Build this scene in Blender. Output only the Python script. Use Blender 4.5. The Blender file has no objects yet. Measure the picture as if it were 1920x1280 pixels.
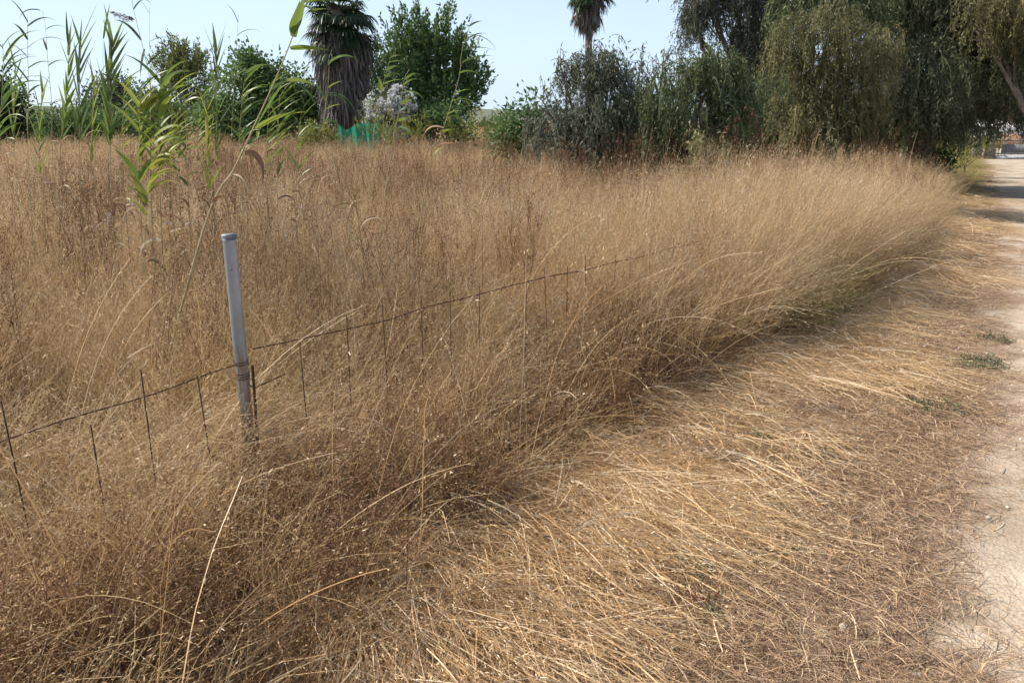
import bpy, math, random
import numpy as np
from mathutils import Vector

R = math.radians
SC = bpy.context.scene
COL = SC.collection
random.seed(7)
RNG = np.random.default_rng(11)

# ------------------------------------------------------------------ camera
FPX, PW, PH = 1478.0, 1920.0, 1280.0
PITCH = R(15.7)
CAMZ = 1.6
cd = bpy.data.cameras.new('camera')
cd.sensor_width = 36.0
cd.lens = 36.0 * FPX / PW
cd.clip_start = 0.05
cd.clip_end = 9000
cam = bpy.data.objects.new('camera', cd)
COL.objects.link(cam)
cam.location = (0, 0, CAMZ)
cam.rotation_euler = (R(90) - PITCH, 0, 0)
SC.camera = cam

# ------------------------------------------------------------------ light
SUN_AZ, SUN_EL = R(-76), R(44)
w = bpy.data.worlds.new('World')
SC.world = w
w.use_nodes = True
wn, wl = w.node_tree.nodes, w.node_tree.links
bg = wn['Background']
sky = wn.new('ShaderNodeTexSky')
sky.sky_type = 'NISHITA'
sky.sun_disc = False
sky.sun_elevation = SUN_EL
sky.sun_rotation = SUN_AZ
sky.air_density = 1.0
sky.dust_density = 1.0
sky.ozone_density = 1.4
# thin high cloud veil, whiter in wisps
tc = wn.new('ShaderNodeTexCoord')
mp = wn.new('ShaderNodeMapping'); mp.inputs['Scale'].default_value = (1.2, 1.2, 5.0)
nz = wn.new('ShaderNodeTexNoise'); nz.inputs['Scale'].default_value = 1.6; nz.inputs['Detail'].default_value = 5
rp = wn.new('ShaderNodeValToRGB')
rp.color_ramp.elements[0].position = 0.35; rp.color_ramp.elements[0].color = (0.72, 0.72, 0.72, 1)
rp.color_ramp.elements[1].position = 0.75; rp.color_ramp.elements[1].color = (1.0, 1.0, 1.0, 1)
mx = wn.new('ShaderNodeMixRGB')
mx.inputs['Color2'].default_value = (5.3, 6.65, 8.3, 1)
wl.new(tc.outputs['Generated'], mp.inputs['Vector']); wl.new(mp.outputs[0], nz.inputs['Vector'])
wl.new(nz.outputs['Fac'], rp.inputs['Fac'])
sx = wn.new('ShaderNodeSeparateXYZ'); wl.new(tc.outputs['Generated'], sx.inputs[0])
hz = wn.new('ShaderNodeMapRange'); hz.inputs['From Min'].default_value = 0.0; hz.inputs['From Max'].default_value = 0.75
hz.inputs['To Min'].default_value = 1.0; hz.inputs['To Max'].default_value = 0.12
wl.new(sx.outputs['Z'], hz.inputs['Value'])
ml = wn.new('ShaderNodeMath'); ml.operation = 'MULTIPLY'
wl.new(hz.outputs[0], ml.inputs[0]); wl.new(rp.outputs['Color'], ml.inputs[1]); wl.new(ml.outputs[0], mx.inputs['Fac'])
wl.new(sky.outputs['Color'], mx.inputs['Color1']); wl.new(mx.outputs['Color'], bg.inputs['Color'])
bg.inputs['Strength'].default_value = 0.11

sl = bpy.data.lights.new('sun', 'SUN')
sl.energy = 5.0
sl.angle = R(0.53)
sl.color = (1.0, 0.93, 0.82)
sun = bpy.data.objects.new('sun', sl)
COL.objects.link(sun)
sv = Vector((math.sin(SUN_AZ) * math.cos(SUN_EL), math.cos(SUN_AZ) * math.cos(SUN_EL), math.sin(SUN_EL)))
sun.rotation_euler = sv.to_track_quat('Z', 'Y').to_euler()
sun.location = (-10, 0, 20)

SC.view_settings.view_transform = 'Standard'
SC.view_settings.look = 'None'
SC.view_settings.gamma = 1
SC.view_settings.exposure = 0.45
SC.cycles.max_bounces = 4
SC.cycles.diffuse_bounces = 2
SC.cycles.transmission_bounces = 4
SC.cycles.use_denoising = True
SC.cycles.denoising_prefilter = 'ACCURATE'
SC.cycles.use_adaptive_sampling = True
SC.cycles.adaptive_threshold = 0.03

# ------------------------------------------------------------------ pixel -> world
def ray(px, py):
    a, b = (px - 960.0) / FPX, (640.0 - py) / FPX
    return np.array([a, math.cos(PITCH) + b * math.sin(PITCH), -math.sin(PITCH) + b * math.cos(PITCH)])
def ground_at(px, py, z=0.0):
    r = ray(px, py); t = (z - CAMZ) / r[2]
    return np.array([0, 0, CAMZ]) + r * t
def at(px, py, Y):
    r = ray(px, py); return np.array([0, 0, CAMZ]) + r * (Y / r[1])

# ------------------------------------------------------------------ numpy noise
def vnoise(x, y, s=1.0, seed=0):
    x = np.asarray(x) * s; y = np.asarray(y) * s
    xi, yi = np.floor(x).astype(np.int64), np.floor(y).astype(np.int64)
    fx, fy = x - xi, y - yi
    fx, fy = fx * fx * (3 - 2 * fx), fy * fy * (3 - 2 * fy)
    def h(i, j):
        v = (i * 374761393 + j * 668265263 + seed * 1442695041) & 0xffffffff
        v = ((v ^ (v >> 13)) * 1274126177) & 0xffffffff
        return ((v ^ (v >> 16)) & 0xffff) / 65535.0
    return (h(xi, yi) * (1 - fx) + h(xi + 1, yi) * fx) * (1 - fy) + (h(xi, yi + 1) * (1 - fx) + h(xi + 1, yi + 1) * fx) * fy
def fbm(x, y, s=1.0, seed=0):
    return (vnoise(x, y, s, seed) + .5 * vnoise(x, y, s * 2.1, seed + 1) + .25 * vnoise(x, y, s * 4.3, seed + 2)) / 1.75

# ------------------------------------------------------------------ materials
def new_mat(name):
    m = bpy.data.materials.new(name); m.use_nodes = True
    n = m.node_tree.nodes; n.clear()
    return m, n, m.node_tree.links
def rampnode(n, cols, pos=None):
    r = n.new('ShaderNodeValToRGB'); cr = r.color_ramp
    k = len(cols)
    pos = pos or [i / (k - 1) for i in range(k)]
    while len(cr.elements) < k: cr.elements.new(0.5)
    for e, c, p in zip(cr.elements, cols, pos):
        e.position = p; e.color = (*c, 1)
    return r
def foliage(name, cols, trans=0.35, rough=0.55, patch=None, pscale=0.5, spec=0.25):
    """cols over the per-leaf tint; patch = colours over a world-position noise, mixed in."""
    m, n, l = new_mat(name)
    out = n.new('ShaderNodeOutputMaterial')
    at_ = n.new('ShaderNodeAttribute'); at_.attribute_name = 'tint'
    r = rampnode(n, cols); l.new(at_.outputs['Fac'], r.inputs['Fac'])
    col = r.outputs['Color']
    if patch:
        g = n.new('ShaderNodeNewGeometry')
        nz = n.new('ShaderNodeTexNoise'); nz.inputs['Scale'].default_value = pscale; nz.inputs['Detail'].default_value = 3
        l.new(g.outputs['Position'], nz.inputs['Vector'])
        r2 = rampnode(n, patch, [0.30 + 0.4 * i / (len(patch) - 1) for i in range(len(patch))])
        l.new(nz.outputs['Fac'], r2.inputs['Fac'])
        mixn = n.new('ShaderNodeMixRGB'); mixn.inputs['Fac'].default_value = 0.42
        l.new(col, mixn.inputs['Color1']); l.new(r2.outputs['Color'], mixn.inputs['Color2'])
        col = mixn.outputs['Color']
    p = n.new('ShaderNodeBsdfPrincipled')
    p.inputs['Roughness'].default_value = rough
    p.inputs['Specular IOR Level'].default_value = spec
    t = n.new('ShaderNodeBsdfTranslucent')
    ms = n.new('ShaderNodeMixShader'); ms.inputs['Fac'].default_value = trans
    l.new(col, p.inputs['Base Color']); l.new(col, t.inputs['Color'])
    l.new(p.outputs[0], ms.inputs[1]); l.new(t.outputs[0], ms.inputs[2])
    l.new(ms.outputs[0], out.inputs['Surface'])
    return m
def solid(name, c1, c2, scale=20, rough=0.7, metal=0.0, bump=0.0, detail=6):
    m, n, l = new_mat(name)
    out = n.new('ShaderNodeOutputMaterial')
    tc = n.new('ShaderNodeTexCoord')
    nz = n.new('ShaderNodeTexNoise'); nz.inputs['Scale'].default_value = scale; nz.inputs['Detail'].default_value = detail
    r = rampnode(n, [c1, c2], [0.35, 0.65])
    p = n.new('ShaderNodeBsdfPrincipled')
    p.inputs['Roughness'].default_value = rough; p.inputs['Metallic'].default_value = metal
    l.new(tc.outputs['Object'], nz.inputs['Vector']); l.new(nz.outputs['Fac'], r.inputs['Fac'])
    l.new(r.outputs['Color'], p.inputs['Base Color'])
    if bump:
        b = n.new('ShaderNodeBump'); b.inputs['Strength'].default_value = bump; b.inputs['Distance'].default_value = 0.02
        l.new(nz.outputs['Fac'], b.inputs['Height']); l.new(b.outputs[0], p.inputs['Normal'])
    l.new(p.outputs[0], out.inputs['Surface'])
    return m

PATCH = [(0.31, 0.175, 0.075), (0.47, 0.31, 0.16), (0.57, 0.425, 0.26), (0.42, 0.29, 0.11)]
M = {}
M['tall'] = foliage('dry_oat_grass', [(0.15, 0.075, 0.035), (0.35, 0.205, 0.085), (0.53, 0.35, 0.155), (0.67, 0.495, 0.27), (0.80, 0.68, 0.48)], 0.30, 0.6, PATCH, 0.75)
M['seed'] = foliage('dry_seed_heads', [(0.30, 0.17, 0.08), (0.47, 0.31, 0.16), (0.60, 0.43, 0.26), (0.72, 0.57, 0.39)], 0.4, 0.6)
M['seed_warm'] = foliage('brown_seed_heads', [(0.25, 0.13, 0.055), (0.44, 0.275, 0.12), (0.61, 0.435, 0.225), (0.78, 0.63, 0.41)], 0.35, 0.6)
M['seed_pale'] = foliage('pale_seed_heads', [(0.45, 0.31, 0.18), (0.60, 0.45, 0.28), (0.72, 0.58, 0.40), (0.80, 0.69, 0.52)], 0.45, 0.6)
M['under'] = foliage('dry_undergrowth', [(0.11, 0.05, 0.028), (0.25, 0.135, 0.055), (0.42, 0.26, 0.105), (0.30, 0.18, 0.09)], 0.25, 0.7)
M['green_grass'] = foliage('half_green_grass', [(0.20, 0.19, 0.05), (0.33, 0.29, 0.09), (0.48, 0.38, 0.15)], 0.35, 0.6)
M['weed'] = foliage('brown_weed', [(0.09, 0.04, 0.022), (0.20, 0.10, 0.05), (0.32, 0.19, 0.10)], 0.15, 0.7)
M['grey_weed'] = foliage('grey_weed', [(0.22, 0.16, 0.11), (0.38, 0.31, 0.24), (0.50, 0.43, 0.34)], 0.2, 0.7)
M['straw'] = foliage('fallen_straw', [(0.34, 0.18, 0.08), (0.58, 0.365, 0.175), (0.74, 0.525, 0.29), (0.88, 0.74, 0.54)], 0.22, 0.45, None, 1, 0.4)
M['litter'] = foliage('straw_litter', [(0.17, 0.095, 0.06), (0.36, 0.235, 0.14), (0.53, 0.37, 0.22), (0.70, 0.56, 0.39)], 0.15, 0.6)
M['reed_leaf'] = foliage('reed_leaf', [(0.07, 0.11, 0.04), (0.12, 0.19, 0.055), (0.22, 0.30, 0.055), (0.40, 0.38, 0.07)], 0.45, 0.4, None, 1, 0.4)
M['reed_dead'] = foliage('reed_dead_leaf', [(0.16, 0.09, 0.07), (0.38, 0.22, 0.11), (0.62, 0.52, 0.38)], 0.3, 0.6)
M['reed_stem'] = solid('reed_stem', (0.30, 0.26, 0.12), (0.46, 0.38, 0.20), 12, 0.5)
M['reed_brown'] = solid('reed_brown', (0.16, 0.09, 0.05), (0.26, 0.16, 0.08), 12, 0.6)
M['plume'] = foliage('reed_plume', [(0.16, 0.12, 0.09), (0.30, 0.24, 0.17)], 0.3, 0.7)

# ------------------------------------------------------------------ mesh accumulator
class Acc:
    def __init__(s): s.V = []; s.Q = []; s.T = []; s.M = []; s.n = 0
    def raw(s, V, Q, tint, mat=0):
        V = np.asarray(V, float).reshape(-1, 3); Q = np.asarray(Q, np.int64).reshape(-1, 4)
        s.V.append(V); s.Q.append(Q + s.n); s.n += len(V)
        s.T.append(np.broadcast_to(np.asarray(tint, float), (len(V),)).copy()); s.M.append(np.full(len(Q), mat))
    def ribbons(s, P, side, wd, tint, mat=0):
        """P (n,K+1,3), side (n,3) or (n,K+1,3), wd (n,K+1), tint (n)"""
        n, k = P.shape[:2]
        if side.ndim == 2: side = side[:, None, :]
        A = P - side * wd[..., None] / 2; B = P + side * wd[..., None] / 2
        V = np.stack([A, B], 2).reshape(-1, 3)
        base = (np.arange(n) * k * 2)[:, None] + (np.arange(k - 1) * 2)[None, :]
        Q = np.stack([base, base + 1, base + 3, base + 2], -1).reshape(-1, 4)
        s.raw(V, Q, np.repeat(tint, k * 2), mat)
    def leaves(s, C, D, L, W, tint, rng, mat=0, nrm=None):
        n = len(C)
        rv = rng.normal(size=(n, 3)) if nrm is None else nrm
        S = np.cross(D, rv); S /= np.linalg.norm(S, axis=1)[:, None] + 1e-9
        L = np.broadcast_to(L, (n,))[:, None]; W = np.broadcast_to(W, (n,))[:, None]
        mid = C + D * L * .45
        V = np.stack([C, mid - S * W / 2, C + D * L, mid + S * W / 2], 1).reshape(-1, 3)
        Q = np.arange(n * 4).reshape(n, 4)
        s.raw(V, Q, np.repeat(tint, 4), mat)
    def tube(s, pts, rad, tint=0.5, mat=0, seg=6, cap=False):
        pts = np.asarray(pts, float); rad = np.broadcast_to(np.asarray(rad, float), (len(pts),))
        T = np.gradient(pts, axis=0); T /= np.linalg.norm(T, axis=1)[:, None] + 1e-9
        ref = np.array([0, 0, 1.0]) if abs(T[0][2]) < .9 else np.array([1.0, 0, 0])
        rings = []
        for p, t, r in zip(pts, T, rad):
            a = np.cross(t, ref); a /= np.linalg.norm(a) + 1e-9; b = np.cross(t, a)
            th = np.linspace(0, 2 * math.pi, seg, endpoint=False)
            rings.append(p + r * (np.cos(th)[:, None] * a + np.sin(th)[:, None] * b))
        V = np.concatenate(rings); k = len(pts); Q = []
        for i in range(k - 1):
            for j in range(seg):
                j2 = (j + 1) % seg
                Q.append((i * seg + j, i * seg + j2, (i + 1) * seg + j2, (i + 1) * seg + j))
        if cap and seg % 2 == 0:
            for o in (0, (k - 1) * seg):
                for j in range(seg // 2 - 1):
                    Q.append((o + j, o + j + 1, o + seg - 2 - j, o + seg - 1 - j))
        s.raw(V, Q, tint, mat)
    def box(s, c, d, tint=0.5, mat=0):
        c = np.asarray(c, float); d = np.asarray(d, float) / 2
        V = [(c[0] + d[0] * i, c[1] + d[1] * j, c[2] + d[2] * k) for k in (-1, 1) for j in (-1, 1) for i in (-1, 1)]
        s.raw(V, [(0, 2, 3, 1), (4, 5, 7, 6), (0, 1, 5, 4), (2, 6, 7, 3), (0, 4, 6, 2), (1, 3, 7, 5)], tint, mat)
    def mesh(s, name, mats, smooth=False, offset=None):
        V = np.concatenate(s.V).astype(np.float32)
        if offset is not None: V = V - np.asarray(offset, np.float32)
        Q = np.concatenate(s.Q).astype(np.int32); T = np.concatenate(s.T).astype(np.float32); Mi = np.concatenate(s.M).astype(np.int32)
        me = bpy.data.meshes.new(name)
        me.vertices.add(len(V)); me.vertices.foreach_set('co', V.ravel())
        me.loops.add(len(Q) * 4); me.loops.foreach_set('vertex_index', Q.ravel())
        me.polygons.add(len(Q)); me.polygons.foreach_set('loop_start', np.arange(0, len(Q) * 4, 4, dtype=np.int32))
        me.polygons.foreach_set('material_index', Mi)
        if smooth: me.polygons.foreach_set('use_smooth', np.ones(len(Q), bool))
        a = me.attributes.new('tint', 'FLOAT', 'POINT'); a.data.foreach_set('value', T)
        for m in mats: me.materials.append(m)
        me.update(calc_edges=True)
        return me
    def obj(s, name, mats, parent=None, smooth=False, loc=None):
        """vertices are in world space; loc = where the object's origin goes (parent: its empty's location)"""
        if parent is not None: loc = parent.location
        off = None if loc is None else tuple(loc)
        o = bpy.data.objects.new(name, s.mesh(name, mats, smooth, off)); COL.objects.link(o)
        if parent is not None: o.parent = parent
        elif loc is not None: o.location = loc
        return o
def tag(o, label=None, cat=None, group=None, kind=None):
    if label: o['label'] = label
    if cat: o['category'] = cat
    if group: o['group'] = group
    if kind: o['kind'] = kind
    return o
def thing(name, label, cat, loc, group=None):
    o = bpy.data.objects.new(name, None); COL.objects.link(o); o.location = tuple(float(v) for v in loc)
    o.empty_display_size = 0.1
    return tag(o, label, cat, group)
def unit(v): return v / (np.linalg.norm(v, axis=-1, keepdims=True) + 1e-9)

# ------------------------------------------------------------------ ground plan (from ground positions seen in the photo)
def poly(pts):
    w_ = np.array([ground_at(*p)[:2] for p in pts]); return w_[np.argsort(w_[:, 1])]
EDGE = poly([(560, 1275), (700, 1120), (850, 1000), (1000, 905), (1200, 765), (1400, 655), (1580, 575), (1690, 480), (1745, 400), (1765, 352)])
DIRT = poly([(1830, 1275), (1800, 1130), (1800, 980), (1860, 760), (1870, 600), (1868, 480), (1862, 400), (1850, 340), (1845, 310)])
P0 = ground_at(480, 964)
def hdir(px):
    r = ray(px, 225); return unit(np.array([r[0], r[1], 0.0]))
FR, FL = hdir(2240), hdir(1960)
def interp(PL, y):
    y = np.asarray(y, float)
    v = np.interp(y, PL[:, 1], PL[:, 0])
    s0 = (PL[1, 0] - PL[0, 0]) / (PL[1, 1] - PL[0, 1]); s1 = (PL[-1, 0] - PL[-3, 0]) / (PL[-1, 1] - PL[-3, 1])
    v = np.where(y < PL[0, 1], PL[0, 0] + (y - PL[0, 1]) * s0, v)
    return np.where(y > PL[-1, 1], PL[-1, 0] + (y - PL[-1, 1]) * s1, v)
def x_edge(y): return interp(EDGE, y)
def x_dirt(y): return interp(DIRT, y)
def x_fence(y):
    y = np.asarray(y, float)
    return np.where(y > P0[1], P0[0] + (y - P0[1]) * FR[0] / FR[1], P0[0] + (y - P0[1]) * FL[0] / FL[1])
def ground_z(x, y):
    near = np.exp(-(np.asarray(x) ** 2 + np.asarray(y) ** 2) / 900)
    return (fbm(x, y, 1.3, 5) - .5) * 0.05 * near

# ground sheet
m, n, l = new_mat('dry_soil')
out = n.new('ShaderNodeOutputMaterial'); p = n.new('ShaderNodeBsdfPrincipled'); p.inputs['Roughness'].default_value = 0.95
g = n.new('ShaderNodeNewGeometry')
n1 = n.new('ShaderNodeTexNoise'); n1.inputs['Scale'].default_value = 1.2; n1.inputs['Detail'].default_value = 8
n2 = n.new('ShaderNodeTexNoise'); n2.inputs['Scale'].default_value = 45; n2.inputs['Detail'].default_value = 6
r1 = rampnode(n, [(0.20, 0.13, 0.085), (0.33, 0.23, 0.15), (0.44, 0.33, 0.22)], [0.3, 0.5, 0.7])
r2 = rampnode(n, [(0.45, 0.45, 0.45), (1.0, 1.0, 1.0)], [0.3, 0.6])
mm = n.new('ShaderNodeMixRGB'); mm.blend_type = 'MULTIPLY'; mm.inputs['Fac'].default_value = 0.8
b = n.new('ShaderNodeBump'); b.inputs['Distance'].default_value = 0.02; b.inputs['Strength'].default_value = 0.8
for q in (n1, n2): l.new(g.outputs['Position'], q.inputs['Vector'])
l.new(n1.outputs['Fac'], r1.inputs['Fac']); l.new(n2.outputs['Fac'], r2.inputs['Fac'])
l.new(r1.outputs[0], mm.inputs['Color1']); l.new(r2.outputs[0], mm.inputs['Color2'])
l.new(mm.outputs[0], p.inputs['Base Color']); l.new(n2.outputs['Fac'], b.inputs['Height']); l.new(b.outputs[0], p.inputs['Normal'])
l.new(p.outputs[0], out.inputs['Surface'])
M['soil'] = m
u = np.linspace(-1, 1, 340)
gx = np.sinh(u * 7.5) / np.sinh(7.5) * 4000 + 2; gy = np.sinh(u * 7.5) / np.sinh(7.5) * 4000 + 4
GX, GY = np.meshgrid(gx, gy)
A = Acc()
idx = np.arange(340 * 340).reshape(340, 340)
Q = np.stack([idx[:-1, :-1], idx[:-1, 1:], idx[1:, 1:], idx[1:, :-1]], -1).reshape(-1, 4)
A.raw(np.stack([GX, GY, ground_z(GX, GY)], -1).reshape(-1, 3), Q, .5)
tag(A.obj('ground', [M['soil']], smooth=True), 'dry brown soil under the grass and the mown verge', kind='structure')

# dirt track
m, n, l = new_mat('pale_dirt')
out = n.new('ShaderNodeOutputMaterial'); p = n.new('ShaderNodeBsdfPrincipled'); p.inputs['Roughness'].default_value = 0.95
g = n.new('ShaderNodeNewGeometry')
n1 = n.new('ShaderNodeTexNoise'); n1.inputs['Scale'].default_value = 2.2; n1.inputs['Detail'].default_value = 8
n2 = n.new('ShaderNodeTexNoise'); n2.inputs['Scale'].default_value = 70; n2.inputs['Detail'].default_value = 4
r1 = rampnode(n, [(0.36, 0.27, 0.19), (0.47, 0.37, 0.27), (0.60, 0.49, 0.37)], [0.3, 0.5, 0.68])
r2 = rampnode(n, [(0.7, 0.7, 0.7), (1.0, 1.0, 1.0)], [0.35, 0.6])
mm = n.new('ShaderNodeMixRGB'); mm.blend_type = 'MULTIPLY'; mm.inputs['Fac'].default_value = 0.7
b = n.new('ShaderNodeBump'); b.inputs['Distance'].default_value = 0.012; b.inputs['Strength'].default_value = 0.7
for q in (n1, n2): l.new(g.outputs['Position'], q.inputs['Vector'])
l.new(n1.outputs['Fac'], r1.inputs['Fac']); l.new(n2.outputs['Fac'], r2.inputs['Fac'])
l.new(r1.outputs[0], mm.inputs['Color1']); l.new(r2.outputs[0], mm.inputs['Color2'])
# the track's ragged margin: trodden pale dust gives way to brown soil
ta = n.new('ShaderNodeAttribute'); ta.attribute_name = 'tint'
n3 = n.new('ShaderNodeTexNoise'); n3.inputs['Scale'].default_value = 3.5; n3.inputs['Detail'].default_value = 7
l.new(g.outputs['Position'], n3.inputs['Vector'])
ad = n.new('ShaderNodeMath'); ad.operation = 'ADD'; l.new(ta.outputs['Fac'], ad.inputs[0]); l.new(n3.outputs['Fac'], ad.inputs[1])
rr_ = rampnode(n, [(0, 0, 0), (1, 1, 1)], [0.42, 0.50]); dv = n.new('ShaderNodeMath'); dv.operation = 'MULTIPLY'; dv.inputs[1].default_value = 0.5
l.new(ad.outputs[0], dv.inputs[0]); l.new(dv.outputs[0], rr_.inputs['Fac'])
m2 = n.new('ShaderNodeMixRGB'); m2.inputs['Color1'].default_value = (0.27, 0.19, 0.13, 1)
l.new(rr_.outputs[0], m2.inputs['Fac']); l.new(mm.outputs[0], m2.inputs['Color2'])
l.new(m2.outputs[0], p.inputs['Base Color']); l.new(n2.outputs['Fac'], b.inputs['Height']); l.new(b.outputs[0], p.inputs['Normal'])
l.new(p.outputs[0], out.inputs['Surface'])
M['dirt'] = m
A = Acc()
ys = np.concatenate([np.arange(0.2, 12, 0.04), np.arange(12, 60, 0.3)]); t = np.linspace(0, 1, 46) ** 1.6
xl = x_dirt(ys) - .35 + (vnoise(ys, ys * 0 + 3, 2.2, 9) - .5) * .45 + (vnoise(ys, ys * 0 + 3, 7, 19) - .5) * .16
X = xl[:, None] + t[None, :] * 4.6; Y = np.repeat(ys[:, None], 46, 1)
idx = np.arange(X.size).reshape(X.shape)
Q = np.stack([idx[:-1, :-1], idx[:-1, 1:], idx[1:, 1:], idx[1:, :-1]], -1).reshape(-1, 4)
edge_in = np.clip(t * 30, 0, 1)[None, :]
A.raw(np.stack([X, Y, ground_z(X, Y) + 0.012 * edge_in - .004], -1).reshape(-1, 3), Q, np.clip(t[None, :] * 4.6 / 1.0, 0, 1).repeat(len(ys), 0).reshape(-1))
tag(A.obj('dirt_track', [M['dirt']], smooth=True), 'pale dusty dirt track along the right edge', kind='structure')

# distant hills
A = Acc()
az = np.linspace(R(-60), R(60), 260)
for d_, hh, sd in ((1500, 24, 1), (1250, 12, 6)):
    prof = hh * (0.55 + .6 * fbm(az * 9, az * 0, 1, sd)) + 1.5 * vnoise(az * 160, az * 0, 1, sd + 3)
    rows = []
    for k, (dd, f) in enumerate(((-150, 0.0), (-60, .6), (0, 1.0), (120, 0.7), (300, 0))):
        rows.append(np.stack([np.sin(az) * (d_ + dd), np.cos(az) * (d_ + dd), prof * f - 0.3], -1))
    V = np.stack(rows); idx = np.arange(V.shape[0] * V.shape[1]).reshape(V.shape[:2])
    Q = np.stack([idx[:-1, :-1], idx[:-1, 1:], idx[1:, 1:], idx[1:, :-1]], -1).reshape(-1, 4)
    A.raw(V.reshape(-1, 3), Q, .5)
M['hill'] = solid('hill_scrub', (0.09, 0.11, 0.07), (0.15, 0.15, 0.10), 0.02, 0.95)
tag(A.obj('hills', [M['hill']], smooth=True), 'low scrub covered hills on the horizon', kind='structure')

# ------------------------------------------------------------------ grass clumps (sources for the uncountable grass)
def centreline(rng, n, root, az, lean, curve, L, K, pw=1.5, wob=0.0):
    t = np.linspace(0, 1, K + 1)
    P = np.zeros((n, K + 1, 3)); P[:, 0] = root
    a = az.copy()
    for j in range(K):
        th = lean + curve * ((j + .5) / K) ** pw
        a = a + rng.normal(size=n) * wob
        d = np.stack([np.sin(th) * np.cos(a), np.sin(th) * np.sin(a), np.cos(th)], -1)
        P[:, j + 1] = P[:, j] + d * (L / K)[:, None]
    return P
def rand_side(rng, P):
    d = unit(P[:, -1] - P[:, 0]); return unit(np.cross(d, rng.normal(size=d.shape)))
def disc(rng, n, r):
    a = rng.uniform(0, 2 * math.pi, n); q = r * np.sqrt(rng.uniform(0, 1, n))
    return np.stack([q * np.cos(a), q * np.sin(a), np.zeros(n)], -1)
def grass_clump(seed, n=42, rad=.17, wmul=1.0, nsp=10, splen=.020, windy=0.09):
    rng = np.random.default_rng(seed); A = Acc()
    root = disc(rng, n, rad); L = rng.uniform(.72, 1.08, n); az = rng.normal(0, 1.6, n)
    lean = np.abs(rng.normal(0, .13, n)) + windy * .5; curve = np.abs(rng.normal(.35, .3, n)) + windy
    K = 6
    P = centreline(rng, n, root, az, lean, curve, L, K, 2.0, .1)
    tint = rng.beta(2.2, 2.2, n)
    t = np.linspace(0, 1, K + 1)
    A.ribbons(P, rand_side(rng, P), (.0029 * wmul * (1 - .6 * t))[None, :].repeat(n, 0), tint)
    # spikelets over the top 40 per cent
    f = rng.uniform(.58, 1.0, (n, nsp)); fi = f * K; i0 = np.minimum(fi.astype(int), K - 1); fr = (fi - i0)[..., None]
    ii = np.arange(n)[:, None]
    C = P[ii, i0] * (1 - fr) + P[ii, i0 + 1] * fr
    spread = .024 * (1.1 - np.abs(f - .8) * 2)[..., None] * wmul ** .5
    C = C + rng.normal(size=C.shape) * spread
    D = unit(rng.normal(size=C.shape) * .42 + np.array([.25, 0, -.2]) + unit(P[ii, i0 + 1] - P[ii, i0]) * 1.1)
    C = C.reshape(-1, 3); D = D.reshape(-1, 3); k = len(C)
    A.leaves(C, D, splen * rng.uniform(.6, 1.5, k) * wmul ** .7, splen * .16 * rng.uniform(.7, 1.3, k) * wmul ** .7,
             np.clip(np.repeat(tint, nsp) + rng.normal(0, .18, k) + .05, 0, 1), rng, 1)
    # dry leaves
    m_ = n * 2; src = rng.integers(0, n, m_); h = rng.integers(0, 3, m_)
    P2 = centreline(rng, m_, P[src, h], rng.uniform(-3.14, 3.14, m_), rng.uniform(.05, .5, m_), rng.uniform(.1, 1.7, m_), rng.uniform(.15, .42, m_), 4, 1.0, .2)
    A.ribbons(P2, rand_side(rng, P2), (.0038 * wmul * np.array([.7, 1, .85, .6, .1]))[None, :].repeat(m_, 0), np.clip(rng.beta(2, 2.4, m_), 0, 1))
    return A
def under_clump(seed, n=110, rad=.22, wmul=1.0):
    rng = np.random.default_rng(seed); A = Acc()
    root = disc(rng, n, rad)
    P = centreline(rng, n, root, rng.uniform(-3.14, 3.14, n), rng.uniform(.1, .9, n), rng.uniform(.2, 1.6, n), rng.uniform(.2, 1.0, n) * .55, 5, 1.0, .22)
    A.ribbons(P, rand_side(rng, P), (.0030 * wmul * np.array([.8, 1, 1, .8, .5, .1]))[None, :].repeat(n, 0), rng.uniform(0, 1, n))
    k = n * 2; src = rng.integers(0, n, k); j = rng.integers(1, 6, k)
    C = P[src, j] + rng.normal(size=(k, 3)) * .02; D = unit(rng.normal(size=(k, 3)) * .6 + np.array([0, 0, .8]))
    A.leaves(C, D, .024 * wmul ** .7 * rng.uniform(.5, 1.4, k), .004 * wmul ** .7, rng.uniform(0, 1, k), rng)
    return A
def weed_clump(seed, n=7, rad=.2, wmul=1.0):
    rng = np.random.default_rng(seed); A = Acc()
    root = disc(rng, n, rad); L = rng.uniform(.7, 1.1, n); K = 6
    P = centreline(rng, n, root, rng.uniform(-3, 3, n), rng.uniform(0, .15, n), rng.uniform(0, .3, n), L, K, 1.2, .3)
    A.ribbons(P, rand_side(rng, P), (.004 * wmul * np.linspace(1, .4, K + 1))[None, :].repeat(n, 0), rng.uniform(.2, .9, n))
    A.ribbons(P, rand_side(rng, P), (.004 * wmul * np.linspace(1, .4, K + 1))[None, :].repeat(n, 0), rng.uniform(.2, .9, n))
    m_ = n * 12; src = rng.integers(0, n, m_); h = rng.integers(2, K + 1, m_)
    P2 = centreline(rng, m_, P[src, h], rng.uniform(-3.14, 3.14, m_), rng.uniform(.3, .8, m_), rng.uniform(-.5, .1, m_), rng.uniform(.08, .26, m_), 3, 1.0, .2)
    A.ribbons(P2, rand_side(rng, P2), (.002 * wmul * np.array([1, .9, .7, .4]))[None, :].repeat(m_, 0), rng.uniform(0, .8, m_))
    k = m_ * 9; s2 = rng.integers(0, m_, k); j = rng.integers(1, 4, k)
    C = P2[s2, j] + rng.normal(size=(k, 3)) * .014; D = unit(rng.normal(size=(k, 3)) + np.array([0, 0, .3]))
    A.leaves(C, D, .011 * wmul ** .7 * rng.uniform(.6, 1.5, k), .006 * wmul ** .7, rng.uniform(0, 1, k), rng)
    return A
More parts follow.
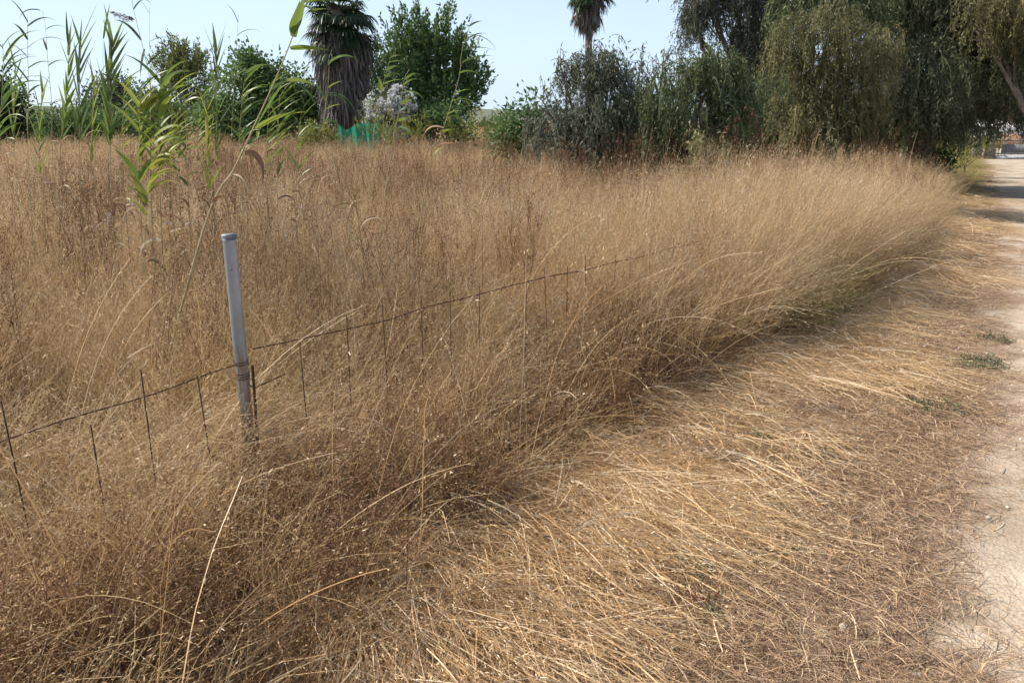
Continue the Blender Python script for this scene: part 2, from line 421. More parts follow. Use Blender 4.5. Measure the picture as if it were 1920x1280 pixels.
def straw_clump(seed, n=95, wmul=1.0, Lm=.62):
    rng = np.random.default_rng(seed); A = Acc()
    K = 8; t = np.linspace(0, 1, K + 1)
    root = disc(rng, n, .22); az = rng.normal(0, .75, n); az = np.where(rng.uniform(size=n) < .15, rng.uniform(-3, 3, n), az); L = rng.uniform(.2, 1.0, n) * Lm
    z0 = rng.uniform(0, .10, n); arch = rng.uniform(.0, .10, n) * rng.uniform(0, 1, n) * L / Lm; bend = rng.normal(0, .2, n); kink = rng.normal(0, .7, n) * (rng.uniform(size=n) < .55); kp = rng.uniform(.3, .8, n)
    a = az[:, None] + bend[:, None] * t[None, :] + kink[:, None] * (t[None, :] > kp[:, None])
    P = np.zeros((n, K + 1, 3))
    P[..., 0] = root[:, None, 0] + np.cumsum(np.cos(a), 1) * (L / K)[:, None]
    P[..., 1] = root[:, None, 1] + np.cumsum(np.sin(a), 1) * (L / K)[:, None]
    P[..., 2] = .012 + z0[:, None] * (1 - t) ** 1.5 + arch[:, None] * 4 * t * (1 - t) ** 1.3 + rng.uniform(0, .10, n)[:, None] * t * rng.choice([0, 1], n)[:, None]
    wd = .0024 * wmul * (1 - .6 * t)[None, :] * rng.choice([.7, 1.0, 1.5, 2.6], n, p=[.42, .35, .16, .07])[:, None]
    A.ribbons(P, rand_side(rng, P), wd, rng.beta(2, 1.6, n))
    k = n * 4; src = rng.integers(0, n, k); j = rng.integers(5, K + 1, k)
    C = P[src, j] + rng.normal(size=(k, 3)) * .012; D = unit(P[src, j] - P[src, j - 1] + rng.normal(size=(k, 3)) * .02)
    A.leaves(C, D, .016 * rng.uniform(.6, 1.6, k), .0035 * wmul, rng.uniform(.4, 1, k), rng)
    return A
def litter_clump(seed, n=130, rad=.22, wmul=1.0, Lm=1.0):
    rng = np.random.default_rng(seed); A = Acc()
    K = 3; t = np.linspace(0, 1, K + 1)
    root = disc(rng, n, rad); az = rng.uniform(-3.14, 3.14, n); L = rng.uniform(.025, .16, n) * Lm * rng.uniform(.5, 1, n)
    a = az[:, None] + rng.normal(0, .35, n)[:, None] * t[None, :]
    P = np.zeros((n, K + 1, 3))
    P[..., 0] = root[:, None, 0] + np.cumsum(np.cos(a), 1) * (L / K)[:, None]
    P[..., 1] = root[:, None, 1] + np.cumsum(np.sin(a), 1) * (L / K)[:, None]
    z0 = rng.uniform(.002, .028, n); z1 = rng.uniform(.002, .035, n)
    P[..., 2] = z0[:, None] * (1 - t) + z1[:, None] * t + (rng.uniform(0, .01, n))[:, None] * np.sin(t * 3.14)
    A.ribbons(P, rand_side(rng, P), (.0021 * wmul * rng.choice([.7, 1, 1.8], n, p=[.5, .4, .1])[:, None] * np.array([.8, 1, .9, .4])[None, :]), rng.beta(1.6, 1.8, n))
    m_ = n // 6    # short upright stubble
    P2 = centreline(rng, m_, disc(rng, m_, rad), rng.uniform(-3.14, 3.14, m_), rng.uniform(.1, 1.1, m_), rng.uniform(0, .6, m_), rng.uniform(.02, .075, m_), 2, 1.0)
    A.ribbons(P2, rand_side(rng, P2), (.002 * wmul * np.array([1, .9, .5]))[None, :].repeat(m_, 0), rng.beta(2, 2, m_))
    return A

SRC = {}
def source_collection(name, accs, mat):
    c = bpy.data.collections.new(name)
    for i, a in enumerate(accs):
        mi = mat[i] if isinstance(mat, list) else mat
        me = a.mesh('%s_%02d' % (name, i), mi if isinstance(mi, tuple) else [mi])
        c.objects.link(bpy.data.objects.new('%s_%02d' % (name, i), me))
    return c, len(accs)
def scatter(name, coll, pts, rot, scl, idx, label, cat=None, kind='stuff'):
    me = bpy.data.meshes.new(name); n_ = len(pts)
    me.vertices.add(n_); me.vertices.foreach_set('co', np.asarray(pts, np.float32).ravel())
    a = me.attributes.new('rot', 'FLOAT_VECTOR', 'POINT'); a.data.foreach_set('vector', np.asarray(rot, np.float32).ravel())
    a = me.attributes.new('scl', 'FLOAT_VECTOR', 'POINT'); a.data.foreach_set('vector', np.asarray(scl, np.float32).ravel())
    a = me.attributes.new('idx', 'INT', 'POINT'); a.data.foreach_set('value', np.asarray(idx, np.int32))
    o = bpy.data.objects.new(name, me); COL.objects.link(o)
    ng = bpy.data.node_groups.new(name + '_scatter', 'GeometryNodeTree')
    ng.interface.new_socket('Geometry', in_out='INPUT', socket_type='NodeSocketGeometry')
    ng.interface.new_socket('Geometry', in_out='OUTPUT', socket_type='NodeSocketGeometry')
    N, L = ng.nodes, ng.links
    gi, go = N.new('NodeGroupInput'), N.new('NodeGroupOutput')
    ci = N.new('GeometryNodeCollectionInfo'); ci.inputs['Collection'].default_value = coll
    ci.inputs['Separate Children'].default_value = True; ci.inputs['Reset Children'].default_value = True
    io = N.new('GeometryNodeInstanceOnPoints'); io.inputs['Pick Instance'].default_value = True
    def na(nm, ty):
        q = N.new('GeometryNodeInputNamedAttribute'); q.data_type = ty; q.inputs['Name'].default_value = nm
        return [s_ for s_ in q.outputs if s_.enabled and s_.name == 'Attribute'][0]
    L.new(gi.outputs[0], io.inputs['Points']); L.new(ci.outputs[0], io.inputs['Instance'])
    L.new(na('idx', 'INT'), io.inputs['Instance Index']); L.new(na('rot', 'FLOAT_VECTOR'), io.inputs['Rotation'])
    L.new(na('scl', 'FLOAT_VECTOR'), io.inputs['Scale']); L.new(io.outputs[0], go.inputs[0])
    md = o.modifiers.new('scatter', 'NODES'); md.node_group = ng
    return tag(o, label, cat, kind=kind)
def sample(rng, y0, y1, dens, pad_l=1.5, pad_r=1.2, k=.74):
    xa, xb = -k * y1 - pad_l, k * y1 + pad_r
    n_ = int((xb - xa) * (y1 - y0) * dens)
    x = rng.uniform(xa, xb, n_); y = rng.uniform(y0, y1, n_)
    ok = (x > -k * y - pad_l) & (x < k * y + pad_r)
    return x[ok], y[ok]

rng = np.random.default_rng(3)
# index ranges: 0-5 near grass, 6-9 far grass, 10-12 under, 13-15 weed, 16-17 grey weed, 18-19 half green
accs = [grass_clump(100 + i, nsp=7, splen=.018) for i in range(3)] + [grass_clump(103 + i) for i in range(3)] + [grass_clump(120 + i, 60, .36, 2.0, 9, .02) for i in range(4)] \
     + [under_clump(140 + i) for i in range(3)] + [weed_clump(150 + i) for i in range(3)] + [weed_clump(160 + i, 7) for i in range(2)] \
     + [grass_clump(170 + i, 50, .2, 1.2, 5, .02, .3) for i in range(2)] + [grass_clump(180 + i, 50, .9, 4.6, 12, .016) for i in range(3)] + [grass_clump(190 + i, 46, .2, 1.0, 16, .016, .35) for i in range(2)]
mats = [(M['tall'], M['seed_warm'])] * 3 + [(M['tall'], M['seed'])] + [(M['tall'], M['seed_pale'])] * 2 + [(M['tall'], M['seed'])] * 3 + [(M['tall'], M['seed_pale'])] + [M['under']] * 3 + [M['weed']] * 3 + [M['grey_weed']] * 2 + [(M['green_grass'], M['seed'])] * 2 + [(M['tall'], M['seed'])] * 3 \
     + [(M['tall'], M['seed_pale'])] * 2
C_G, _ = source_collection('grass_source', accs, mats)
pts, rot, scl, ix = [], [], [], []
def put(x, y, h, tilt, rz, sx, i):
    pts.append(np.stack([x, y, ground_z(x, y) - .01], -1)); rot.append(np.stack([x * 0, tilt, rz], -1))
    scl.append(np.stack([sx, sx, h], -1)); ix.append(i)
def put_pale(cx, cy, sx_, sy_, k, h0, h1, tl):
    x = cx + rng.normal(0, sx_, k); y = cy + rng.normal(0, sy_, k); ok = x < x_edge(y) - .02; x, y = x[ok], y[ok]; k = len(x)
    put(x, y, rng.uniform(h0, h1, k), rng.normal(tl, .15, k), rng.normal(-.25, .5, k), rng.uniform(.8, 1.2, k), rng.integers(23, 25, k))
def hmap(x, y):
    df = x_fence(y) - x
    nse = fbm(x, y, .7, 33); n2_ = vnoise(x, y, 2.6, 41)
    h_field = .50 + .42 * np.clip(df / 2.2, 0, 1) + (nse - .5) * .35
    h_front = .46 + .16 * nse
    fringe = np.clip((y - 4.2) / 2.2, 0, 1)
    h_fr = 1.22 + (nse - .5) * .3
    near_edge = np.clip((x_edge(y) - x) / (.25 + 1.5 * np.clip((y - 9) / 5, 0, 1)), 0.4 - .25 * np.clip((y - 9) / 5, 0, 1), 1)
    h = np.where(df > 0, h_field, h_front)
    wfr = fringe * np.clip(1 - (df - .6) / 2.5, 0, 1)
    h = h * (1 - wfr) + h_fr * wfr
    return h * (.55 + .45 * near_edge) * (.70 + .56 * n2_), df, fringe
for (y0, y1, dn, sel, kind) in ((.6, 3.8, 46, (0, 3), 0), (3.8, 5.5, 42, (0, 5), 0), (5.5, 7, 40, (2, 6), 0), (7, 13, 20, (2, 6), 0), (12, 24, 9, (6, 10), 1), (22, 45, 2.6, (20, 23), 1), (45, 120, .35, (20, 23), 2)):
    x, y = sample(rng, y0, y1, dn)
    ok = (x < x_edge(y) + (vnoise(x, y, 2.7, 15) - .55) * .5 * np.clip(y / 6, .3, 1) + rng.normal(0, .06, len(x)) * (1 + y / 10)) & ~((y > 21) & (x > x_edge(y) - 2.2)) & (vnoise(x, y, 3.1, 91) > rng.uniform(-.1, .42, len(x)))
    x, y = x[ok], y[ok]; h, df, fringe = hmap(x, y); n_ = len(x)
    # thin the strip in front of the fence
    keep = rng.uniform(size=n_) < np.where(df < 0, .9, 1) * np.where((x_edge(y) - x < .5) & (y < 6.5), .42, 1)
    x, y, h, df, fringe = x[keep], y[keep], h[keep], df[keep], fringe[keep]; n_ = len(x)
    dd = np.clip((x_edge(y) - x) / 1.4, 0, 1)
    lod = (vnoise(x, y, 1.1, 63) > .74) & (df > .2)
    tus = vnoise(x, y, 2.3, 71) - .5; tus2 = vnoise(x, y, 1.9, 72) - .5
    tilt = .0 + .27 * fringe * (1 - dd) * np.clip((y - 5) / 3, 0, 1) + tus * .42 + rng.normal(0, .07, n_) + lod * rng.uniform(.2, .65, n_)
    h = h * np.where(lod, .9, 1)
    put(x, y, h * rng.uniform(.8, 1.18, n_), tilt, -.2 + tus2 * 2.4 + rng.normal(0, .5, n_), rng.uniform(.85, 1.2, n_), rng.integers(*sel, n_))
for (y0, y1, dn) in ((.6, 7, 34), (7, 14, 10)):
    x, y = sample(rng, y0, y1, dn)
    ok = x < x_edge(y) + .12 + rng.normal(0, .1, len(x)); x, y = x[ok], y[ok]; n_ = len(x)
    h, df, fr = hmap(x, y)
    s_ = rng.uniform(.7, 1.15, n_)
    put(x, y, s_ * np.clip(h / .6, .5, 1.3), rng.normal(0, .1, n_), rng.uniform(-3.14, 3.14, n_), s_, rng.integers(10, 13, n_))
for (px, py, z_, sx_, sy_, k, h0, h1, tl) in ((620, 560, .5, .28, .25, 16, .6, .8, .45), (720, 540, .6, .5, .5, 26, .7, .95, .3), (200, 560, .5, .3, .4, 12, .6, .8, .2), (1350, 350, 1.0, .6, 1.2, 50, 1.0, 1.25, .35),
        (1500, 330, 1.05, .5, 1.2, 60, 1.05, 1.3, .35), (1600, 320, 1.05, .5, 1.4, 60, 1.05, 1.3, .35), (1400, 420, .9, .4, .7, 36, .95, 1.15, .4), (1180, 470, .7, .4, .5, 20, .8, 1.0, .3), (700, 760, .3, .2, .2, 7, .5, .65, .5), (150, 800, .5, .25, .12, 9, .6, .75, .2), (330, 740, .5, .16, .12, 7, .6, .75, .3), (440, 850, .3, .12, .06, 6, .45, .6, .3), (60, 950, .3, .2, .15, 6, .5, .65, .2)):
    c = ground_at(px, py, z_); put_pale(c[0], c[1], sx_, sy_, k, h0, h1, tl)
# dark reddish dead plants, their colour also deepening the shade at the fringe's foot
n_ = 150; y = rng.uniform(1.3, 6.5, n_); x = x_edge(y) - rng.uniform(-.05, .75, n_)
put(x, y, rng.uniform(.28, .5, n_), rng.normal(0, .12, n_), rng.uniform(-3, 3, n_), rng.uniform(.6, .9, n_), rng.integers(13, 16, n_))
# brown branching weeds in the middle of the field
x, y = sample(rng, 3.5, 15, 9)
pz = fbm(x, y, .45, 77)
ok = (x < x_fence(y) - .7) & (pz > .42) & (rng.uniform(size=len(x)) < (pz - .3) * 2.4); x, y = x[ok], y[ok]; n_ = len(x)
put(x, y, rng.uniform(.8, 1.22, n_), rng.normal(0, .08, n_), rng.uniform(-3, 3, n_), rng.uniform(.8, 1.2, n_), rng.integers(13, 16, n_))
# grey patch
c0 = ground_at(800, 440, .7)
x = c0[0] + rng.normal(0, .9, 26); y = c0[1] + rng.normal(0, 1.0, 26); n_ = 26
put(x, y, rng.uniform(.6, .95, n_), rng.normal(0, .08, n_), rng.uniform(-3, 3, n_), rng.uniform(.8, 1.2, n_), rng.integers(16, 18, n_))
x, y = sample(rng, 15, 45, 5); ok = (x > x_edge(y) - 1.5) & (x < x_dirt(y) - .3); x, y = x[ok], y[ok]; n_ = len(x)
put(x, y, rng.uniform(.12, .3, n_), rng.normal(.1, .1, n_), rng.uniform(-3, 3, n_), rng.uniform(1.2, 2.2, n_), rng.integers(18, 20, n_))
# half green tuft in the fringe
c0 = ground_at(1500, 540, .35)
x = c0[0] + rng.normal(0, .4, 34); y = c0[1] + rng.normal(0, .6, 34); ok = x < x_edge(y) + .1; x, y = x[ok], y[ok]; n_ = len(x)
put(x, y, rng.uniform(.6, .9, n_), rng.normal(.45, .1, n_), rng.normal(-.3, .3, n_), rng.uniform(.9, 1.2, n_), rng.integers(18, 20, n_))
scatter('tall_grass', C_G, np.concatenate(pts), np.concatenate(rot), np.concatenate(scl), np.concatenate(ix),
        'tall dry golden brown wild grass filling the field and leaning over the fence', 'grass')

# ---- litter on the mown verge
C_L, _ = source_collection('litter_source', [litter_clump(200 + i) for i in range(5)] + [litter_clump(210 + i, 120, .4, 2.3, 2) for i in range(3)], M['litter'])
pts, rot, scl, ix = [], [], [], []
for (y0, y1, dn, sel) in ((.8, 5, 95, (0, 5)), (5, 10, 40, (0, 5)), (8, 30, 9, (5, 8))):
    x, y = sample(rng, y0, y1, dn, .5, 1.0)
    q = x - x_dirt(y)
    pr = np.where(q < .0, 1.0, np.clip(.7 - q * .4, .12, .7)) * np.where(q > -.1, np.clip(fbm(x, y, 2.2, 4) * 4 - 1.5, .04, 1.0), 1.0)
    ok = (x > x_edge(y) - .2) & (rng.uniform(size=len(x)) < pr); x, y = x[ok], y[ok]; n_ = len(x)
    s_ = rng.uniform(.8, 1.25, n_); q = q[ok]
    put(x, y, s_ * np.where(q > -.1, .3, 1.0), rng.normal(0, .03, n_), rng.uniform(-3.14, 3.14, n_), s_, rng.integers(*sel, n_))
P_ = np.concatenate(pts); P_[:, 2] += .012
scatter('straw_litter', C_L, P_, np.concatenate(rot), np.concatenate(scl), np.concatenate(ix),
        'short cut straw bits matted over the mown verge and drifting onto the dirt', 'litter')

# ---- long fallen straw
C_S, _ = source_collection('straw_source', [straw_clump(300 + i) for i in range(6)], M['straw'])
pts, rot, scl, ix = [], [], [], []
hot = [(1250, 930, .35, 36, -.5), (1200, 960, .25, 16, -.5), (1380, 960, .35, 26, -.35), (1120, 900, .25, 14, -.2), (1000, 1040, .3, 22, -.6), (880, 1150, .3, 30, -.9), (960, 1200, .2, 16, -.7), (1060, 1180, .35, 22, -.7), (760, 1190, .2, 12, -1.2),
       (1330, 790, .3, 14, -.8), (1480, 700, .35, 30, -.05), (1640, 690, .35, 44, .0), (1620, 640, .35, 24, .0), (1560, 720, .3, 24, -.05), (1500, 850, .3, 10, -.4), (1780, 730, .25, 10, .0), (1560, 600, .4, 16, .1),
       (1700, 590, .4, 14, 0), (1760, 520, .5, 12, .2), (1790, 430, .8, 26, .2), (1830, 400, .9, 26, .3), (1150, 1010, .3, 14, -.3), (1270, 1040, .3, 10, -.4)]
for (px, py, sd, k, rz) in hot:
    c = ground_at(px, py); sd = sd * .72; x = c[0] + rng.normal(0, sd, k); y = c[1] + rng.normal(0, sd * .7, k)
    x = np.maximum(x, x_edge(y) - .15)
    k = max(4, int(k * .7)); x, y = x[:k], y[:k]
    put(x - .3, y + .1, rng.uniform(.7, 1.5, k), rng.normal(0, .03, k), rz + rng.normal(0, .38, k), rng.uniform(.7, 1.1, k), rng.integers(0, 6, k))
k = 105; y = rng.uniform(1.2, 16, k); x = x_edge(y) + rng.uniform(-.25, .7, k)
put(x, y, rng.uniform(.6, 1.9, k), rng.normal(0, .04, k), rng.normal(-.35, .7, k), rng.uniform(.6, 1.1, k), rng.integers(0, 6, k))
k = 70; y = rng.uniform(1.2, 16, k); x = x_edge(y) + rng.uniform(.3, 1.8, k)
put(x, y, rng.uniform(.3, .7, k), rng.normal(0, .02, k), rng.uniform(-3, 3, k), rng.uniform(.3, .6, k), rng.integers(0, 6, k))
scatter('fallen_straw', C_S, np.concatenate(pts), np.concatenate(rot), np.concatenate(scl), np.concatenate(ix),
        'long pale straw stalks flattened in swathes along the foot of the tall grass', 'straw')

# ---- long arching single stalks over the front grass and through the fringe
A = Acc(); k = 420
y = rng.uniform(1.2, 9, k); x = x_edge(y) - rng.uniform(-.1, 2.2, k)
az = rng.normal(-.25, 1.3, k); Ls = rng.uniform(.6, 1.35, k) * (.75 + .4 * np.clip(y / 6, 0, 1))
P = centreline(rng, k, np.stack([x, y, np.zeros(k)], -1), az, rng.uniform(.05, .95, k), rng.uniform(.1, 1.5, k), Ls, 12, 1.4, .05)
P[..., 2] = np.maximum(P[..., 2], .02)
tt = np.linspace(0, 1, 13)
A.ribbons(P, rand_side(rng, P), (.0036 * (1 - .65 * tt))[None, :] * rng.choice([.7, 1, 1.5], k)[:, None], rng.beta(2, 1.5, k))
kk = k * 8; src = rng.integers(0, k, kk); j = rng.integers(8, 13, kk)
A.leaves(P[src, j] + rng.normal(size=(kk, 3)) * .012, unit(P[src, j] - P[src, j - 1] + rng.normal(size=(kk, 3)) * .03), .02 * rng.uniform(.6, 1.4, kk), .004, rng.uniform(.4, 1, kk), rng)
tag(A.obj('arching_stalks', [M['straw']]), 'scattered long arching pale stalks bowing over the darker grass', 'grass', kind='stuff')

# ---- pebbles
A = Acc(); k = 900
y = rng.uniform(1.2, 14, k) ; x = x_dirt(y) + rng.uniform(-.9, 2.2, k)
for i in range(k):
    s_ = rng.uniform(.003, .011) * (2.0 if rng.random() < .06 else 1); th = rng.uniform(0, 6.28)
    base = np.array([[-1, -1, -.5], [1, -1, -.5], [1, 1, -.5], [-1, 1, -.5], [-.6, -.6, .6], [.6, -.6, .6], [.6, .6, .6], [-.6, .6, .6]]) * s_ * rng.uniform(.6, 1.3, (8, 3))
    ca, sa = math.cos(th), math.sin(th)
    B = np.stack([base[:, 0] * ca - base[:, 1] * sa, base[:, 0] * sa + base[:, 1] * ca, base[:, 2]], -1) + [x[i], y[i], ground_z(x[i], y[i]) + .010]
    A.raw(B, [(0, 3, 2, 1), (4, 5, 6, 7), (0, 1, 5, 4), (1, 2, 6, 5), (2, 3, 7, 6), (3, 0, 4, 7)], .5)
M['pebble'] = solid('pebble', (0.42, 0.34, 0.26), (0.70, 0.62, 0.52), 30, 0.9)
tag(A.obj('pebbles', [M['pebble']], smooth=True), 'small pale stones strewn on the dirt track', 'gravel', kind='stuff')

# ------------------------------------------------------------------ fence
M['galv'] = solid('galvanised_steel', (0.27, 0.29, 0.31), (0.36, 0.38, 0.40), 9, 0.45, 0.5, 0.0, 3)
M['cap'] = solid('dark_plastic', (0.10, 0.11, 0.12), (0.20, 0.21, 0.22), 30, 0.5)
M['rust'] = solid('rusty_steel', (0.045, 0.022, 0.014), (0.12, 0.055, 0.03), 60, 0.85, 0.2)
def wear(m, c, lo, hi):      # rust and dirt climbing from the ground: stains with a ragged edge
    n, l = m.node_tree.nodes, m.node_tree.links
    p = [q for q in n if q.type == 'BSDF_PRINCIPLED'][0]; src = p.inputs['Base Color'].links[0].from_socket
    tc = n.new('ShaderNodeTexCoord'); s_ = n.new('ShaderNodeSeparateXYZ'); l.new(tc.outputs['Object'], s_.inputs[0])
    mp = n.new('ShaderNodeMapping'); mp.inputs['Scale'].default_value = (40, 40, 5); l.new(tc.outputs['Object'], mp.inputs['Vector'])
    nz = n.new('ShaderNodeTexNoise'); nz.inputs['Scale'].default_value = 1; nz.inputs['Detail'].default_value = 6; l.new(mp.outputs[0], nz.inputs['Vector'])
    mr = n.new('ShaderNodeMapRange'); mr.inputs['From Min'].default_value = lo; mr.inputs['From Max'].default_value = hi; mr.inputs['To Min'].default_value = .32; mr.inputs['To Max'].default_value = -.22
    l.new(s_.outputs['Z'], mr.inputs['Value'])
    a = n.new('ShaderNodeMath'); a.operation = 'ADD'; l.new(nz.outputs['Fac'], a.inputs[0]); l.new(mr.outputs[0], a.inputs[1])
    r = rampnode(n, [(0, 0, 0), (.85, .85, .85)], [.5, .62]); l.new(a.outputs[0], r.inputs['Fac'])
    mx = n.new('ShaderNodeMixRGB'); mx.inputs['Color2'].default_value = (*c, 1); l.new(r.outputs[0], mx.inputs['Fac']); l.new(src, mx.inputs['Color1']); l.new(mx.outputs[0], p.inputs['Base Color'])
wear(M['galv'], (0.24, 0.17, 0.11), 0.1, 1.1)
fence = thing('wire_fence', 'old wire fence sunk in the dry grass, grey tubular post and thin rusty stakes', 'fence', P0)
A = Acc(); pb = P0.copy()
H = 1.17
A.tube([pb + [0, 0, -.1], pb + [0, 0, .5], pb + [0, 0, H]], .0252, seg=20)
post = A.obj('post', [M['galv']], fence, True)
A = Acc()
A.tube([pb + [-.0, 0, H - .010], pb + [0, 0, H + .002], pb + [0, 0, H + .010], pb + [0, 0, H + .013]], [.0275, .0285, .0278, .011], seg=20, cap=True)
capo = A.obj('cap', [M['cap']], None, True, loc=tuple(P0)); capo.parent = post; capo.location = (0, 0, 0)
for hz in (1.05, .42):
    A = Acc(); A.tube([pb + [.006, -.026, hz], pb + [.007, -.031, hz]], .0045, seg=8, cap=True)
    bo = A.obj('bolt', [M['cap']], None, False, loc=tuple(P0)); bo.parent = post; bo.location = (0, 0, 0)
# rusty rod tied to the post
def rod(pts, r, name='stake'):
    A = Acc(); A.tube(pts, r, seg=6, cap=True); return A.obj(name, [M['rust']], fence, False)
for z_, tn_ in ((.60, 3.5), (.66, 2.2), (.30, 2.0)):
    A = Acc(); a_ = np.linspace(0, tn_ * 2 * math.pi, 60); A.tube(np.stack([pb[0] + .0270 * np.cos(a_), pb[1] + .0270 * np.sin(a_), z_ + a_ * .0016 + .004 * np.sin(a_ * 1.0 + z_ * 9)], -1), .0016, seg=4)
    A.obj('wire_tie', [M['rust']], fence)
rod([pb + [.045, -.01, -.05], pb + [.040, -.012, .3], pb + [.047, -.01, .66]], .0055)
def fpt(s_):   # point along the fence, metres from the post (negative = toward the camera)
    return P0 + (FR if s_ > 0 else FL) * s_
def on_fence(px):   # where the vertical through this pixel column meets the fence line
    best = None
    for s_ in np.arange(-3.0, 14, .004):
        q = fpt(s_)
        # project at height .6
        d = q + np.array([0, 0, .6]) - np.array([0, 0, CAMZ])
        zc = d[1] * math.cos(PITCH) - d[2] * math.sin(PITCH)
        if zc < .2: continue
        X = 960 + FPX * d[0] / zc
        if best is None or abs(X - px) < best[0]: best = (abs(X - px), s_)
    return best[1]
for px, top in ((30, .80), (172, .64), (273, .78), (385, .70), (568, .72), (651, .80), (724, .80), (790, .80), (845, .79), (897, .78), (985, .74), (1030, .80), (1064, .78), (1098, .82), (1150, .80), (1178, .78), (1220, .8), (1260, .8)):
    s_ = on_fence(px); q = fpt(s_)
    lx, ly = rng.normal(0, .012), rng.normal(0, .012)
    rod([q + [0, 0, -.05], q + [lx * .4, ly * .4, top * .5], q + [lx, ly, top - .03]], .0028 if px > 500 else .0027)
def wire(pts, r, name='barbed_wire', barbs=True):
    A = Acc(); pts = np.array(pts)
    sg = np.linalg.norm(np.diff(pts, axis=0), axis=1); cum = np.concatenate([[0], np.cumsum(sg)])
    tt = np.arange(0, cum[-1], .02)
    C = np.stack([np.interp(tt, cum, pts[:, i]) for i in range(3)], -1)
    C[:, 2] += (vnoise(tt, tt * 0, 3, 8) - .5) * .02
    for ph in (0, math.pi):
        B = C.copy(); B[:, 2] += np.sin(tt * 55 + ph) * r * .9; B[:, 1] += np.cos(tt * 55 + ph) * r * .9
        A.tube(B, r, seg=4)
    if barbs:
        for tb in np.arange(.05, cum[-1], .115):
            c = np.array([np.interp(tb, tt, C[:, i]) for i in range(3)])
            for _ in range(2):
                d = rng.normal(size=3); d = d / np.linalg.norm(d) * .013
                A.tube([c - d, c + d], r * .7, seg=4)
    return A.obj(name, [M['rust']], fence)
def wpts(lst): return [fpt(on_fence(px)) + np.array([0, 0, z_]) for px, z_ in lst]
def z_at(px, py):
    s_ = on_fence(px); q = fpt(s_); r = ray(px, py); return CAMZ + r[2] * (q[1] / r[1])
def zline(L_): return [fpt(on_fence(px)) + np.array([0, 0, z_at(px, py)]) for px, py in L_]
wire(zline([(-60, 845), (127, 783), (262, 744), (375, 706), (462, 682)]), .0015)
wire(zline([(478, 650), (600, 626), (730, 597), (900, 551), (1040, 519), (1200, 480), (1330, 448)]), .0017)
wire(zline([(-60, 1128), (83, 1072), (262, 991), (462, 905)]), .0015)
wire(zline([(482, 880), (740, 766), (900, 705), (1000, 665), (1120, 618), (1200, 590), (1300, 552)]), .0015)
wire([P0 + [.028, -.02, .60], P0 + [.05, -.04, .585], P0 + [.10, -.02, .60], P0 + [.16, .05, .615], P0 + [.13, .1, .60]], .0016, 'wire_tail', False)

# ------------------------------------------------------------------ reeds
def spline(pts, n_):
    pts = np.asarray(pts, float); k = len(pts)
    t = np.concatenate([[0], np.cumsum(np.linalg.norm(np.diff(pts, axis=0), axis=1))]); t /= t[-1]
    # smooth: Catmull-Rom
    out = []
    for q in np.linspace(0, 1, n_):
        i = min(np.searchsorted(t, q, 'right') - 1, k - 2); i = max(i, 0)
        f = (q - t[i]) / (t[i + 1] - t[i] + 1e-9)
        p0, p1, p2, p3 = pts[max(i - 1, 0)], pts[i], pts[i + 1], pts[min(i + 2, k - 1)]
        out.append(.5 * ((2 * p1) + (-p0 + p2) * f + (2 * p0 - 5 * p1 + 4 * p2 - p3) * f ** 2 + (-p0 + 3 * p1 - 3 * p2 + p3) * f ** 3))
    return np.array(out)
def reed_leaf(A, org, d0, L, W, droop, tint, twist=0.0, mat=0, K=9):
    P = [np.array(org, float)]; d = np.array(d0, float); d /= np.linalg.norm(d)
    for j in range(K):
        d = d + np.array([0, 0, -1.0]) * droop * (0.25 + 1.6 * j / K) / K; d /= np.linalg.norm(d)
        P.append(P[-1] + d * L / K)
    P = np.array(P)
    t = np.linspace(0, 1, K + 1)
    wd = W * np.clip(np.sin(math.pi * np.clip(t * .92 + .08, 0, 1) ** .62), .02, 1)
    T = unit(np.gradient(P, axis=0)); up = np.array([0, 0, 1.0])
    S = unit(np.cross(T, up) + 1e-6); Nn = unit(np.cross(S, T))
    a = twist * (1 - .3 * t)
    S2 = S * np.cos(a)[:, None] + Nn * np.sin(a)[:, None]; N2 = -S * np.sin(a)[:, None] + Nn * np.cos(a)[:, None]
    # slightly folded blade: two ribbons meeting at the midrib
    for sg in (-1, 1):
        E_ = P + S2 * (wd / 2 * sg)[:, None] + N2 * (wd * .16)[:, None]
        V = np.stack([P, E_], 1).reshape(-1, 3)
        b_ = np.arange(K) * 2; Q = np.stack([b_, b_ + 1, b_ + 3, b_ + 2], -1)
        A.raw(V, Q, tint, mat)
def plume(A, tip, d, L, rng, n_=260, side=1):
    k = rng.uniform(0, 1, n_); C = tip + d * (k * L)[:, None]
    rad = L * .22 * np.sin(np.clip(k * 1.1, 0, 1) * 3.0) + .004
    off = np.stack([side * rad * rng.uniform(-.2, 1.3, n_), rad * rng.normal(0, .5, n_), -rad * rng.uniform(-.1, 1, n_)], -1)
    A.leaves(C + off, unit(off + d * .04 + np.array([.02 * side, 0, -.02])), L * .14, .004, rng.uniform(0, 1, n_), rng)
REED_N = 0
